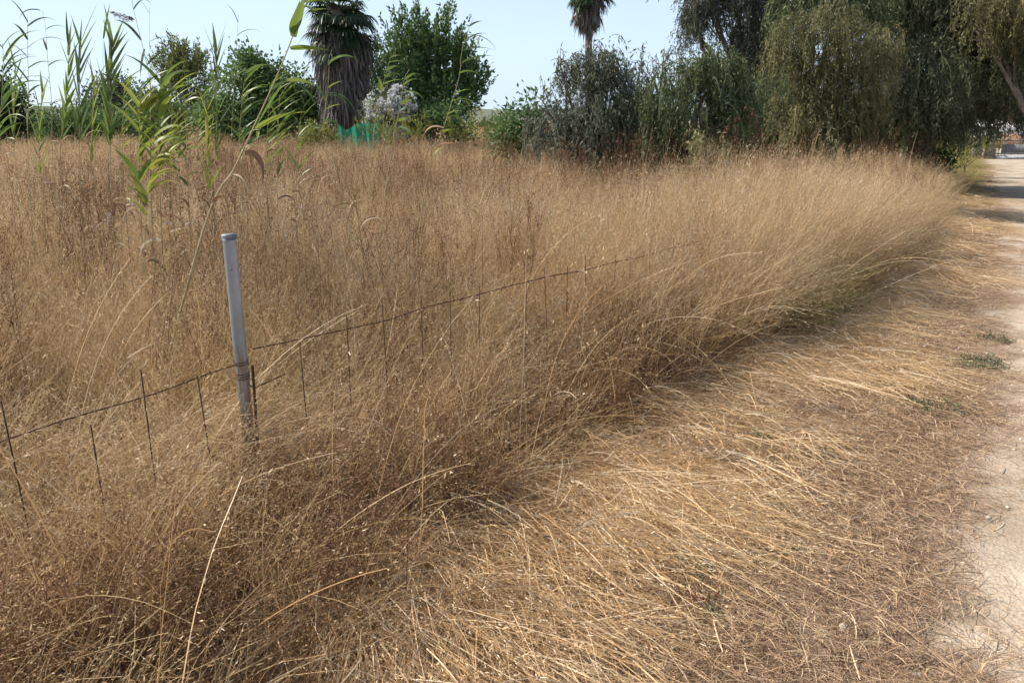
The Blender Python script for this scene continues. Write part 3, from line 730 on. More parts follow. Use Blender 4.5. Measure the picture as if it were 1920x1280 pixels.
def reed(label, Y, path, leaves_, r=.0045, style='arch', tint=.45, plum=None, dead=0, manual=(), seed=1, stem='reed_stem', Ll=.30, Wl=.022, f0=.3, sag=1.6, wind=.9, grp='reeds growing in the grass on the left'):
    """path in photo pixels from low to tip, at depth Y; the stem is carried down to the ground."""
    rg = np.random.default_rng(seed); leaves = int(leaves_ * 1.45); Wl *= .95; Ll *= .8; f0 = max(f0, .66); dead += 2
    pts3 = [at(px, py, Y + dy) for px, py, dy in [(q + (0,))[:3] for q in path]]
    a = pts3[0]; dd = (pts3[0] - pts3[1]); foot = a + dd / max(-dd[2], .05) * a[2] * .6 if dd[2] < 0 else a.copy()
    foot[2] = 0
    if np.linalg.norm(foot[:2] - a[:2]) > .6: foot[:2] = a[:2] + (foot[:2] - a[:2]) * .6 / np.linalg.norm(foot[:2] - a[:2])
    C = spline([foot] + pts3, 40)
    t_ = thing('reed', label, 'reed', foot, grp)
    A = Acc(); rr = np.linspace(r, r * .25, 40)
    A.tube(C, rr, seg=6); A.obj('stem', [M[stem]], t_, True)
    seg_len = np.linalg.norm(C[-1] - C[0])
    A = Acc(); nl = 0
    s_ = 1
    for i in range(leaves):
        f = f0 + (1 - f0) * (i + .5) / leaves + rg.uniform(-.01, .01)
        q = f * 39; i0 = int(min(q, 38)); o = C[i0] + (C[i0 + 1] - C[i0]) * (q - i0); d = unit(C[i0 + 1] - C[i0])
        s_ = -s_ if style != 'wind' else (1 if rg.random() < .8 else -1)
        tn = np.clip(tint + rg.normal(0, .16), 0, 1)
        if style == 'fan':
            sd = np.array([s_ * rg.uniform(.15, .55) + .12, rg.uniform(-.35, .35), 0]); d0 = d * 1.25 + sd; L_ = Ll * rg.uniform(.7, 1.15); dr = sag * .12
        elif style == 'arch':
            sd = np.array([s_ * rg.uniform(.6, 1.2) + wind * .3, rg.uniform(-.6, .6), 0]); d0 = d * .9 + sd; L_ = Ll * rg.uniform(.7, 1.3); dr = sag
        else:
            sd = np.array([s_ * rg.uniform(.4, .9), rg.uniform(-.5, .4), 0]); d0 = d * .9 + sd; L_ = Ll * rg.uniform(.7, 1.25); dr = sag * .6
        reed_leaf(A, o, d0, L_, Wl * (1.0 if style == 'wind' else 1) * rg.uniform(.7, 1.2), dr, tn, rg.uniform(-.9, .9)); nl += 1
    for (px, py, qx, qy, Wm, drp, tn) in manual:
        o = at(px, py, Y); e = at(qx, qy, Y - rg.uniform(-.05, .12)); L_ = np.linalg.norm(e - o) * 1.06; Wm = Wm * 1.45
        d0 = unit(e - o) + np.array([0, 0, drp * .38])
        reed_leaf(A, o, d0, L_, Wm, drp, tn, rg.uniform(-.5, .5)); nl += 1
    if nl: A.obj('leaves', [M['reed_leaf']], t_, True)
    if dead:
        A = Acc()
        for i in range(dead):
            o = C[int(rg.uniform(.42, .74) * 39)]
            reed_leaf(A, o, np.array([rg.uniform(-1, 1), rg.uniform(-.6, .2), .4]), Ll * rg.uniform(.6, 1.1), Wl * .9, 3.0, rg.uniform(0, 1), rg.uniform(-1, 1))
        A.obj('dead_leaves', [M['reed_dead']], t_, True)
    if plum:
        A = Acc(); plume(A, C[-1], unit(np.array(plum[1])), plum[0], rg, 240, plum[2] if len(plum) > 2 else 1)
        A.obj('plume', [M['plume']], t_)
    return t_

reed('tall slender reed at the far left with bare spiked tip and grey sideways leaves', 5.2, [(53, 300), (54, 190), (52, 100), (52, 32)], 9, .0038, 'arch', .1, seed=1, Ll=.26, Wl=.016, f0=.45, sag=1.3)
reed('thin bowed reed whose hair-fine tip hooks over left, second from the far left', 5.6, [(100, 330), (97, 200), (90, 120), (85, 50), (78, 18), (66, 16)], 5, .003, 'arch', .1, seed=2, Ll=.2, Wl=.013, f0=.4)
reed('reed cut by the left edge of the frame, leaves hanging in pale arcs', 5.0, [(-12, 330), (2, 200), (6, 110), (4, 82)], 12, .005, 'wind', .35, seed=3, Ll=.34, f0=.4, sag=2.0)
reed('short bushy reed with yellow-green lower leaves left of the fan-topped pair', 5.4, [(112, 320), (122, 220), (128, 150), (129, 85)], 15, .004, 'fan', .5, seed=4, Ll=.24, f0=.45, dead=2)
reed('reed with a broad upright fan of narrow grey leaves swept right against the sky', 5.2, [(150, 330), (150, 220), (149, 130), (152, 75)], 14, .005, 'fan', .2, seed=5, Ll=.32, Wl=.02, f0=.5)
reed('very thin reed ending in a small drooping dark seed plume', 6.0, [(200, 330), (196, 180), (193, 100), (197, 30), (203, 20)], 2, .0028, 'fan', .2, seed=6, plum=(.16, (.8, 0, -.25), 1), f0=.45)
reed('leafy reed with dense green fan top beside the thin plumed reed', 5.2, [(208, 340), (207, 230), (206, 150), (212, 80)], 20, .006, 'fan', .45, seed=7, Ll=.30, Wl=.024, f0=.42, dead=3)
reed('bare leaning reed crossing up out of the frame from the bright green clump', 5.0, [(284, 400), (282, 250), (281, 155), (268, 90), (252, 25), (243, -20)], 3, .0042, 'arch', .1, seed=8, Ll=.3, Wl=.018, f0=.5,
     manual=[(277, 122, 338, 86, .02, .7, .05), (272, 92, 264, 142, .02, .5, .02), (276, 118, 320, 88, .014, .4, .1)])
reed('fine upright reed just right of the bare leaning one', 5.6, [(283, 330), (283, 200), (281, 100), (280, 14)], 4, .0028, 'arch', .1, seed=9, Ll=.22, Wl=.013, f0=.45)
reed('bright yellow-green broad-leaved reed, left stem of the lush middle clump', 4.9, [(262, 360), (262, 260), (262, 190), (264, 165)], 16, .006, 'wind', .72, seed=10, Ll=.26, Wl=.034, f0=.4, sag=1.2)
reed('tallest lush bright green reed in the middle clump, top leaves bent over', 4.9, [(300, 370), (300, 270), (299, 190), (302, 150)], 18, .006, 'wind', .66, seed=11, Ll=.28, Wl=.036, f0=.4, sag=1.6)
reed('low reed with yellowing leaves drooping into the brown grass', 4.7, [(272, 440), (280, 340), (285, 290), (290, 255)], 12, .005, 'wind', .82, seed=12, Ll=.24, Wl=.036, f0=.45, sag=2.2, dead=3)
reed('pale stemmed reed right of the lush clump with a few short leaves', 5.3, [(336, 360), (334, 270), (333, 215), (338, 170)], 9, .0045, 'wind', .5, seed=13, Ll=.24, f0=.5, dead=2)
reed('short reed with an orange withered leaf near the round olive-coloured tree', 5.2, [(352, 340), (350, 260), (346, 190)], 7, .004, 'arch', .55, seed=14, Ll=.2, f0=.5, dead=4)
reed('low yellow and orange tinted reed left of the narrow fan-topped reed', 5.1, [(392, 330), (391, 270), (388, 205)], 10, .004, 'fan', .85, seed=15, Ll=.2, Wl=.022, f0=.5, dead=2)
reed('straight brown-stemmed reed with narrow upright fan of leaves', 5.3, [(402, 430), (406, 300), (407, 170), (406, 90)], 15, .0045, 'fan', .3, seed=16, Ll=.27, Wl=.018, f0=.55)
reed('hair-thin leafless looking reed tip left of the great leaning cane', 5.6, [(424, 400), (434, 250), (441, 130), (447, 28)], 5, .003, 'arch', .35, seed=17, Ll=.24, Wl=.018, f0=.4)
reed('green reed with striped pale leaves behind the great leaning cane', 5.4, [(452, 330), (450, 240), (456, 170), (462, 130)], 12, .0045, 'wind', .5, seed=18, Ll=.26, f0=.5, wind=1)
reed('great leaning cane with broad sunlit leaves reaching out of the top of the frame', 4.0, [(385, 420), (440, 315), (482, 225), (512, 160), (540, 92), (552, 60), (580, -8)], 0, .0085, 'arch', .6, seed=19,
     manual=[(545, 93, 618, 96, .034, .25, .62), (537, 152, 590, 160, .034, .35, .78), (482, 243, 572, 210, .045, .5, .72), (510, 170, 560, 157, .02, 1.2, .1),
             (552, 70, 562, 4, .042, -.1, .42), (550, 62, 570, -6, .04, -.3, .5), (575, 6, 655, 12, .03, .6, .55), (580, 24, 615, 18, .02, .3, .5), (560, 10, 596, 30, .03, .7, .6),
             (590, 158, 612, 200, .02, .8, .45), (528, 160, 480, 240, .012, .2, .4), (560, 160, 590, 200, .014, 1, .2), (484, 245, 482, 262, .012, 0, .7), (575, -6, 690, 26, .012, .9, .05)])
reed('slim arching reed in front of the shaggy palm trunk', 4.6, [(632, 330), (618, 290), (605, 250), (610, 205), (616, 150), (617, 112)], 0, .0045, 'arch', .6, seed=20,
     manual=[(616, 165, 643, 152, .022, .5, .7), (612, 205, 641, 196, .022, .5, .7), (616, 122, 645, 105, .02, .9, .5), (617, 118, 672, 110, .018, 1.4, .35), (613, 180, 655, 210, .018, 1.6, .3), (611, 175, 662, 232, .012, 2, .2),
             (606, 225, 640, 250, .016, 1.6, .3), (600, 240, 575, 262, .016, 1.5, .35)])
reed('green reed with leaves streaming right beside the oleander', 4.7, [(716, 420), (735, 275), (745, 225), (752, 190), (757, 150), (768, 130)], 0, .0042, 'arch', .6, seed=21,
     manual=[(757, 160, 800, 155, .02, 1.3, .4), (754, 175, 795, 190, .018, 1.4, .35), (752, 195, 775, 188, .02, .6, .55), (748, 210, 778, 205, .018, 1.3, .4), (748, 228, 773, 224, .022, .6, .7), (770, 225, 790, 255, .014, 1.2, .4), (745, 240, 775, 262, .016, 1.2, .3), (760, 150, 790, 140, .016, 1, .4)])
reed('short-stemmed reed sprig with stacked leaves above the green net', 5.0, [(700, 260), (714, 175), (722, 145), (732, 108)], 0, .0038, 'arch', .5, seed=22,
     manual=[(714, 170, 711, 147, .022, .2, .7), (717, 160, 754, 150, .022, .6, .5), (722, 145, 756, 142, .02, 1.0, .3), (724, 133, 755, 128, .018, .9, .4), (729, 118, 758, 118, .018, .8, .4), (730, 110, 752, 105, .014, .6, .3), (708, 180, 668, 222, .01, .5, .3)])
reed('rightmost tall reed leaning right, long leaves blown over the big tree', 4.7, [(790, 400), (808, 310), (830, 245), (848, 190), (862, 140), (864, 110), (872, 70), (888, 34)], 0, .0048, 'arch', .5, seed=23,
     manual=[(862, 138, 905, 150, .022, 1.4, .5), (872, 78, 912, 62, .018, .8, .15), (866, 118, 922, 105, .016, .5, .1), (868, 95, 926, 94, .014, .6, .1), (874, 66, 930, 100, .012, 1.3, .1), (852, 178, 882, 168, .02, .6, .65), (848, 190, 896, 200, .018, 1.4, .4), (838, 215, 864, 208, .02, .5, .7),
             (840, 220, 876, 232, .018, 1.3, .4), (828, 250, 850, 243, .022, .5, .72), (815, 290, 834, 275, .02, 1, .9), (880, 50, 905, 40, .012, .6, .1)])
reed('dead snapped reed leaning right in the grass between the cane and the sprig', 4.6, [(655, 360), (620, 300), (600, 262)], 0, .003, 'arch', .5, seed=24, stem='reed_brown', dead=2, f0=.5)
for k_, (px, tp, bt) in enumerate(((205, 275, 400), (232, 262, 420), (150, 300, 430), (318, 270, 400), (425, 300, 430), (548, 262, 400))):
    lab = ['dark brown withered reed below the leafy fan-topped reeds', 'rust brown bare reed left of the lush clump in the brown grass', 'low brown dead reed near the left with a few folded leaves',
           'brown dead reed stub right of the lush clump', 'bare brown reed below the great leaning cane', 'small dry reed under the broad tree, bent leaf at its tip'][k_]
    reed(lab, 5.0, [(px + 6, bt), (px, (tp + bt) / 2), (px - 3, tp)], 0, .0035, 'arch', .1, seed=40 + k_, stem='reed_brown', dead=6 if k_ < 3 else 3, Ll=.17, Wl=.016, f0=.3)
extra = [
    (28, 'thin pale reed between the left edge and the bare-spiked reed, sparse feathery leaves', 5.8, [(30, 330), (26, 220), (30, 130)], 9, 'fan', .45),
    (72, 'low feathery reed with light yellow-green tip in front of the far-left hills', 5.6, [(76, 330), (74, 240), (80, 172)], 11, 'fan', .6),
    (172, 'fine light green reed just right of the broad grey fan, reaching half its height', 5.7, [(172, 330), (174, 230), (178, 150)], 12, 'fan', .55),
    (228, 'feathery yellow-green reed in front of the hazy round tree', 5.5, [(226, 330), (230, 230), (234, 150)], 13, 'wind', .65),
    (318, 'slim bright reed with leaves streaming right in front of the olive-coloured tree', 5.3, [(316, 350), (320, 250), (326, 160)], 14, 'wind', .6),
    (372, 'thin reed before the right half of the olive-coloured tree', 5.5, [(370, 340), (372, 240), (378, 165)], 11, 'wind', .5),
    (482, 'slender green reed standing just right of the great leaning cane', 5.6, [(500, 330), (502, 240), (506, 160)], 11, 'wind', .55),
    (522, 'light green reed before the broad green tree, second right of the great cane', 5.4, [(520, 320), (522, 230), (524, 178)], 10, 'wind', .55),
    (560, 'low reed at the right end of the reed bed, beside the shaggy palm', 5.4, [(556, 320), (560, 250), (566, 205)], 8, 'wind', .5)]
for k_, (px, lab, Y_, path, nl_, st_, tn_) in enumerate(extra):
    reed(lab, Y_, path, nl_, .0038, st_, tn_, seed=80 + k_, Ll=.26, Wl=.018, f0=.55, sag=1.2)
# dead leaf hanging from the cane, and two curled white leaves
A = Acc(); o = at(459, 288, 4.02)
reed_leaf(A, o, np.array([.5, 0.02, .2]), .20, .036, 9.0, .12, 1.35)
q = A.obj('reed_leaf', [M['reed_dead']], None, True, loc=tuple(o)); tag(q, 'purple-brown withered leaf hanging straight down from the great leaning cane', 'leaf')
for (a_, b_, lab, Y_) in (((238, 672), (300, 640), 'white curled dry leaf left of the fence post', 3.0), ((100, 375), (128, 388), 'small white curled leaf low in the grass at far left', 4.6)):
    A = Acc(); o = at(*a_, Y_); e = at(*b_, Y_ - .03)
    reed_leaf(A, o, e - o + np.array([0, 0, .02]), np.linalg.norm(e - o), .010, .3, .98, .5)
    tag(A.obj('dry_leaf', [M['reed_dead']], None, True, loc=tuple(o)), lab, 'leaf')

# ------------------------------------------------------------------ trees
M['bark'] = solid('grey_bark', (0.10, 0.075, 0.055), (0.21, 0.17, 0.13), 8, 0.9, 0, .6)
def limb(A, a, b, r0, r1, rg, bow=.15):
    a = np.array(a); b = np.array(b); L = np.linalg.norm(b - a)
    mid = (a + b) / 2 + rg.normal(size=3) * L * bow * .5 + np.array([0, 0, L * .08])
    C = spline([a, mid, b], 8); A.tube(C, np.linspace(r0, r1, 8), seg=7)
    return C
def sphere_pts(rg, n_, c, rad, shell=.35):
    d = unit(rg.normal(size=(n_, 3))); q = rg.uniform(0, 1, n_) ** shell
    return c + d * q[:, None] * rad, d
def crown_mesh(rg, lobes, kind, dens, leafL, leafW, A=None, mat=0, tb=0.0):
    A = A or Acc()
    for (c, rad, wgt) in lobes:
        area = rad[0] * rad[2] * math.pi
        if kind == 'droop':
            ns = int(area * 120 * dens * wgt)
            O, d = sphere_pts(rg, ns, c, rad, .45); O[:, 2] += min(.4, rad[2] * .35)
            # uneven: thin out by 3D-ish noise
            nn = fbm(O[:, 0] + O[:, 1] * .7, O[:, 2] * .8, 1.3, 51)
            keep = nn > rg.uniform(.22, .5, ns); O, d = O[keep], d[keep]; ns = len(O)
            K = 7; Ls = rg.uniform(.35, 1.15, ns) * min(1.0, rad[2] * .8 + .25)
            d0 = unit(d * np.array([1, 1, .2]) + np.array([.25, 0, .15]) + rg.normal(size=(ns, 3)) * .3)
            P = np.zeros((ns, K + 1, 3)); P[:, 0] = O; dd = d0
            for j in range(K):
                dd = unit(dd + np.array([0.02, 0, -.55])); P[:, j + 1] = P[:, j] + dd * (Ls / K)[:, None]
            tnt = np.clip(rg.normal(.42 + tb, .2, ns), 0, 1)
            A.ribbons(P, rand_side(rg, P), np.full((ns, K + 1), .009), tnt * .6, mat)
            per = 20; m_ = ns * per; src = np.repeat(np.arange(ns), per); f = rg.uniform(0.05, 1, m_) * K; i0 = np.minimum(f.astype(int), K - 1); fr = (f - i0)[:, None]
            C = P[src, i0] * (1 - fr) + P[src, i0 + 1] * fr
            D = unit(rg.normal(size=(m_, 3)) * .55 + np.array([.08, 0, -.8]))
            A.leaves(C + rg.normal(size=(m_, 3)) * .02, D, 1.25 * leafL * rg.uniform(.6, 1.3, m_), leafW * rg.uniform(.7, 1.3, m_), np.clip(tnt[src] + rg.normal(0, .12, m_), 0, 1), rg, mat)
        else:
            ns = int(area * 27 * dens * wgt) + 8
            O, d = sphere_pts(rg, ns, c, rad, .42)
            nn = fbm(O[:, 0] + O[:, 1] * .7, O[:, 2], 1.6, 52)
            keep = nn > rg.uniform(.2, .5, ns); O, d = O[keep], d[keep]; ns = len(O)
            per = 42; m_ = ns * per; src = np.repeat(np.arange(ns), per)
            tnt = np.clip(rg.normal(.45 + tb, .17, ns), 0, 1)
            cr = leafL * rg.uniform(1.4, 3.0, ns)
            if kind == 'up':
                ax = unit(d * .6 + np.array([.1, 0, 1.0]) + rg.normal(size=(ns, 3)) * .15); t_ = rg.uniform(0, 1, m_)
                C = O[src] + ax[src] * (t_ * cr[src] * 2.6)[:, None] + rg.normal(size=(m_, 3)) * (cr[src] * .28 * (1.1 - t_))[:, None]
                D = unit(ax[src] + rg.normal(size=(m_, 3)) * .45)
            else:
                off = rg.normal(size=(m_, 3)); C = O[src] + off * (cr[src] * .55)[:, None]
                D = unit(unit(off) * .8 + d[src] * .5 + rg.normal(size=(m_, 3)) * .5 + np.array([0, 0, -.15]))
            A.leaves(C, D, leafL * rg.uniform(.6, 1.3, m_), leafW * rg.uniform(.7, 1.3, m_), np.clip(tnt[src] + rg.normal(0, .12, m_), 0, 1), rg, mat)
    return A
TREES = {}
def tree(name, label, cat, Y, lobes_px, kind, mat, base_px=None, dens=1.0, leaf=(.09, .035), tr=.12, seed=1, group=None, stem='trunk', crown='crown', dl=.75, tb=0.0, extra=None):
    rg = np.random.default_rng(seed)
    sc = Y / FPX
    L = []
    for q in lobes_px:
        px, py, rx, rz = q[:4]; dy = q[4] if len(q) > 4 else rg.uniform(-.5, .5) * (rx + rz) * sc * .6; wg = q[5] if len(q) > 5 else 1.0
        L.append((at(px, py, Y + dy), np.array([rx * sc, (rx + rz) * .5 * sc * dl + .05, rz * sc]), wg))
    bx = base_px if base_px is not None else np.mean([q[0] for q in lobes_px])
    B = at(bx, 300, Y); B[2] = 0
    t_ = thing(name, label, cat, B, group)
    A = Acc(); top = max(l_[0][2] for l_ in L); cx = np.mean([l_[0] for l_ in L], axis=0)
    fork = B * .55 + np.array([cx[0], cx[1], 0]) * .45; fork[2] = max(min(top * .38, 2.6), .12)
    if tr > .05:
        A.tube(spline([B + [0, 0, -.1], (B + fork) / 2 + rg.normal(size=3) * tr * .5, fork], 8), np.linspace(tr * 1.25, tr * .8, 8), seg=10)
    else:
        A.tube(spline([B + [0, 0, -.1], (B + fork) / 2, fork], 5), np.linspace(tr, tr * .7, 5), seg=6)
    for (c, rad, wg) in L:
        C = limb(A, fork, c, tr * .42, tr * .10, rg)
        for _ in range(5):
            e = c + unit(rg.normal(size=3)) * rad * .8; s_ = C[rg.integers(4, 8)]
            limb(A, s_, e, tr * .11, tr * .03, rg, .3)
    if extra:
        for (a_, b_, r0, r1) in extra: limb(A, at(*a_), at(*b_), r0, r1, rg, .1)
    A.obj(stem, [M['bark']], t_, True)
    A = crown_mesh(rg, L, kind, dens, leaf[0], leaf[1], None, 0, tb)
    A.obj(crown, [M[mat]], t_)
    return t_, L, rg

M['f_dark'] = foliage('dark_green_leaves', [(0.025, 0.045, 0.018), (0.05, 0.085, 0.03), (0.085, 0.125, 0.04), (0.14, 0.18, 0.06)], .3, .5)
M['f_mid'] = foliage('mid_green_leaves', [(0.045, 0.085, 0.03), (0.095, 0.165, 0.055), (0.15, 0.23, 0.08), (0.24, 0.32, 0.15)], .35, .45)
M['f_lush'] = foliage('lush_green_leaves', [(0.03, 0.08, 0.025), (0.06, 0.14, 0.035), (0.10, 0.20, 0.05), (0.15, 0.26, 0.08)], .35, .5)
M['f_olive'] = foliage('olive_yellow_leaves', [(0.06, 0.08, 0.025), (0.13, 0.155, 0.045), (0.21, 0.235, 0.07), (0.28, 0.30, 0.11)], .3, .55)
M['f_grey'] = foliage('grey_green_leaves', [(0.06, 0.070, 0.048), (0.12, 0.135, 0.09), (0.19, 0.20, 0.14), (0.28, 0.275, 0.20)], .3, .55)
M['f_pepper'] = foliage('drooping_fine_leaves', [(0.05, 0.06, 0.03), (0.10, 0.115, 0.058), (0.18, 0.19, 0.10), (0.29, 0.285, 0.17)], .3, .55)
M['f_gold'] = foliage('gold_lit_drooping_leaves', [(0.10, 0.10, 0.045), (0.20, 0.19, 0.085), (0.31, 0.285, 0.135), (0.44, 0.40, 0.22)], .35, .55)  # gold sunlight on weeping trees put into the leaf colour; dry bush shares it
M['f_wmid'] = foliage('weeping_green_leaves', [(0.055, 0.08, 0.035), (0.115, 0.145, 0.06), (0.19, 0.215, 0.10), (0.29, 0.31, 0.17)], .3, .55)
M['f_yellow'] = foliage('yellow_green_leaves', [(0.12, 0.15, 0.03), (0.22, 0.24, 0.05), (0.34, 0.33, 0.07)], .4, .5)
M['f_brown'] = foliage('dead_brown_leaves', [(0.07, 0.035, 0.02), (0.16, 0.09, 0.045), (0.27, 0.17, 0.09)], .25, .6)
M['f_orange'] = foliage('orange_dead_leaves', [(0.26, 0.09, 0.03), (0.42, 0.17, 0.06), (0.50, 0.28, 0.14)], .3, .6)
M['flower'] = foliage('white_flowers', [(0.55, 0.56, 0.55), (0.80, 0.80, 0.78)], .3, .6)
M['f_palm'] = foliage('palm_fronds', [(0.018, 0.035, 0.018), (0.035, 0.06, 0.025), (0.07, 0.10, 0.04)], .2, .4)
M['f_skirt'] = foliage('dead_palm_fronds', [(0.075, 0.065, 0.06), (0.15, 0.13, 0.12), (0.25, 0.215, 0.19), (0.42, 0.37, 0.31)], .15, .7)

G1 = 'trees behind the field on the left'
tree('tree', 'dark tree half cut off by the left edge behind the reeds', 'tree', 27, [(5, 185, 40, 55), (28, 210, 20, 45), (-50, 190, 60, 70), (10, 240, 45, 30)], 'broad', 'f_dark', 0, 1.2, (.12, .06), .14, 1, G1)
tree('tree', 'small hazy round tree far behind the fan-topped reeds', 'tree', 48, [(185, 200, 24, 34), (232, 195, 26, 48), (212, 225, 50, 38)], 'broad', 'f_grey', 215, 1.2, (.2, .1), .2, 2, G1, tb=-.15)
tree('shrub', 'low dark shrub behind the reeds left of the hazy round tree', 'shrub', 30, [(110, 238, 50, 32), (165, 235, 45, 38), (75, 255, 45, 20)], 'broad', 'f_mid', 130, 1.0, (.12, .06), .05, 3, None, 'stems')
tree('shrub', 'low dark green shrub between the hazy tree and the olive-coloured tree', 'shrub', 29, [(265, 215, 38, 42), (300, 235, 45, 36), (225, 245, 45, 28)], 'broad', 'f_mid', 265, 1.1, (.12, .06), .05, 4, None, 'stems')
tree('tree', 'rounded olive-coloured tree with upright sprays on top', 'tree', 28, [(345, 128, 36, 26), (318, 160, 30, 42), (366, 160, 32, 42), (345, 210, 50, 52)], 'up', 'f_olive', 345, 3.4, (.11, .035), .12, 5, G1, tb=.02)
tree('tree', 'broad spreading green tree with a small knob on top, left of the shaggy palm', 'tree', 26, [(497, 140, 42, 38), (440, 165, 48, 38), (459, 118, 11, 15), (540, 172, 48, 46), (470, 215, 90, 45), (575, 205, 34, 45), (415, 225, 45, 40), (520, 235, 75, 30)], 'broad', 'f_mid', 500, 1.3, (.14, .08), .15, 6, G1, tb=.14)
tree('tree', 'narrow yellow-green conifer tucked between the shaggy palm and the big tree', 'tree', 27.5, [(703, 125, 30, 38), (700, 180, 36, 55), (725, 215, 35, 40)], 'up', 'f_dark', 702, 2.4, (.09, .03), .14, 7, G1, tb=.12)
tree('tree', 'big dark leafy tree with spiky top, right of the shaggy palm', 'tree', 26, [(775, 78, 26, 30), (742, 70, 7, 14, 0, .5), (772, 115, 48, 40), (826, 90, 30, 38), (820, 135, 55, 50), (862, 135, 26, 38), (872, 180, 24, 30), (765, 170, 50, 55), (830, 195, 55, 50), (890, 160, 10, 26, 0, .6)], 'up', 'f_mid', 800, 1.9, (.12, .055), .14, 8, G1, tb=.06)
t_, L_, rg_ = tree('oleander_bush', 'bush covered in white flowers between the palm and the big tree', 'bush', 23, [(715, 215, 34, 42), (752, 198, 26, 32), (735, 245, 35, 25)], 'broad', 'f_grey', 730, 1.4, (.09, .03), .05, 9, None, 'stems')
A = Acc()
for (c, rad, wg) in L_:
    k = 1500; d = unit(rg_.normal(size=(k, 3))); O = c + d * rad * rg_.uniform(.8, 1.12, k)[:, None]
    nn = fbm(O[:, 0], O[:, 2], 4, 3); O = O[nn > .47]; k = len(O)
    for _ in range(2): A.leaves(O, unit(rg_.normal(size=(k, 3))), .07, .06, rg_.uniform(0, 1, k), rg_)
A.obj('flowers', [M['flower']], t_)
tree('bush', 'low dark green bush at the foot of the big leafy tree', 'bush', 23.5, [(790, 220, 35, 34), (835, 228, 38, 30), (865, 242, 22, 18), (775, 245, 40, 22)], 'broad', 'f_mid', 815, 1.4, (.10, .05), .05, 10, None, 'stems', tb=-.05)
tree('bush', 'yellow-green weedy bush in front of the shaggy palm', 'bush', 21, [(592, 250, 24, 26), (615, 262, 18, 12), (575, 262, 25, 14)], 'broad', 'f_yellow', 605, .9, (.08, .03), .03, 11, None, 'stems', tb=-.1)
tree('plant', 'low bright yellow-green plant in front of the green net', 'plant', 20, [(735, 266, 34, 11), (708, 262, 20, 9), (765, 262, 20, 9)], 'up', 'f_yellow', 735, 1.6, (.12, .025), .02, 12, None, 'stems')
tree('plant', 'pale green weeds below the gap showing the far hills', 'plant', 22, [(895, 252, 28, 12), (925, 258, 20, 9), (860, 256, 25, 9)], 'up', 'f_yellow', 895, .9, (.10, .02), .02, 13, None, 'stems', tb=-.2)
for k_, (px, py, rx, rz, Y_, lab) in enumerate(((908, 244, 14, 6, 90, 'distant dark shrub in the gap below the hills, left one'), (926, 243, 12, 7, 80, 'distant dark shrub in the gap beside the green shrub'), (45, 248, 25, 10, 70, 'distant low shrub at far left under the hills'))):
    tree('shrub', lab, 'shrub', Y_, [(px, py, rx, rz)], 'broad', 'f_dark', px, 1.0, (.3, .15), .05, 60 + k_, None, 'stems')

G2 = 'trees along the fence on the right'
tree('shrub', 'bright green shrub at the left end of the right-hand trees', 'shrub', 14.5, [(975, 235, 34, 38), (1008, 215, 26, 38), (952, 262, 26, 24), (1000, 262, 36, 26), (990, 200, 20, 20, 0, .6)], 'broad', 'f_mid', 985, 1.7, (.10, .04), .05, 20, None, 'stems')
tree('tree', 'grey-green weeping tree with a rounded top in front of the slender palm', 'tree', 13.2, [(1105, 125, 34, 30), (1062, 148, 38, 38), (1142, 160, 34, 42), (1085, 205, 70, 55), (1040, 235, 42, 50), (1150, 225, 42, 60), (1110, 265, 65, 38), (1018, 190, 30, 45), (1020, 240, 34, 40), (1050, 120, 24, 24), (1130, 110, 26, 26), (1085, 285, 60, 24), (1160, 285, 40, 26), (1030, 275, 30, 26)], 'droop', 'f_grey', 1110, 2.4, (.065, .018), .09, 21, G2, tb=.0)
tree('tree', 'thin weeping sapling crown showing sky between the two rounded weeping trees', 'tree', 14.6, [(1213, 130, 24, 38, 0, .7), (1245, 100, 20, 16, 0, .6), (1195, 190, 26, 45), (1270, 92, 16, 14, 0, .5)], 'droop', 'f_grey', 1210, 1.3, (.075, .020), .08, 22, G2)
tree('tree', 'mid-green weeping tree leaning over the grass, left of the gold-lit tree', 'tree', 12.8, [(1290, 145, 46, 36), (1345, 150, 45, 42), (1245, 195, 44, 50), (1310, 215, 60, 55), (1235, 255, 34, 36), (1370, 200, 45, 50), (1290, 265, 60, 26), (1230, 285, 40, 20), (1340, 120, 40, 30)], 'droop', 'f_wmid', 1300, 2.6, (.065, .019), .15, 23, G2, tb=-.04)
tree('tree', 'tall loose tree with bare slanting boughs and sky showing through its top', 'tree', 20.5, [(1322, 5, 38, 36, 0, .8), (1296, 55, 12, 40, 0, .9), (1385, 15, 50, 50, 0, .75), (1420, 75, 42, 55), (1370, 85, 34, 30, 0, .5), (1440, 0, 60, 60), (1330, -60, 90, 50), (1430, 150, 50, 55), (1400, 120, 45, 40), (1300, 30, 14, 50)], 'droop', 'f_grey', 1440, 2.0, (.085, .022), .2, 24, G2, tb=-.08,
     extra=[((1440, 150, 20.2), (1345, -20, 20.2), .06, .02), ((1430, 120, 20.0), (1380, 20, 20.0), .04, .015), ((1455, 130, 20.0), (1475, -20, 20.0), .06, .03)])
tree('tree', 'weeping tree with gold sunlight put into its leaf colour and long sprays hanging down to the tall grass', 'tree', 14.2, [(1478, 95, 30, 52), (1555, 70, 48, 50), (1600, 120, 48, 55), (1545, 160, 52, 55), (1520, 215, 42, 50), (1590, 205, 55, 50), (1650, 110, 30, 50), (1470, 215, 32, 40), (1530, 255, 45, 26), (1600, 250, 40, 26)], 'droop', 'f_gold', 1560, 3.1, (.062, .018), .15, 25, G2, tb=-.12)  # sunlit gold of the sprays comes from the leaf colour
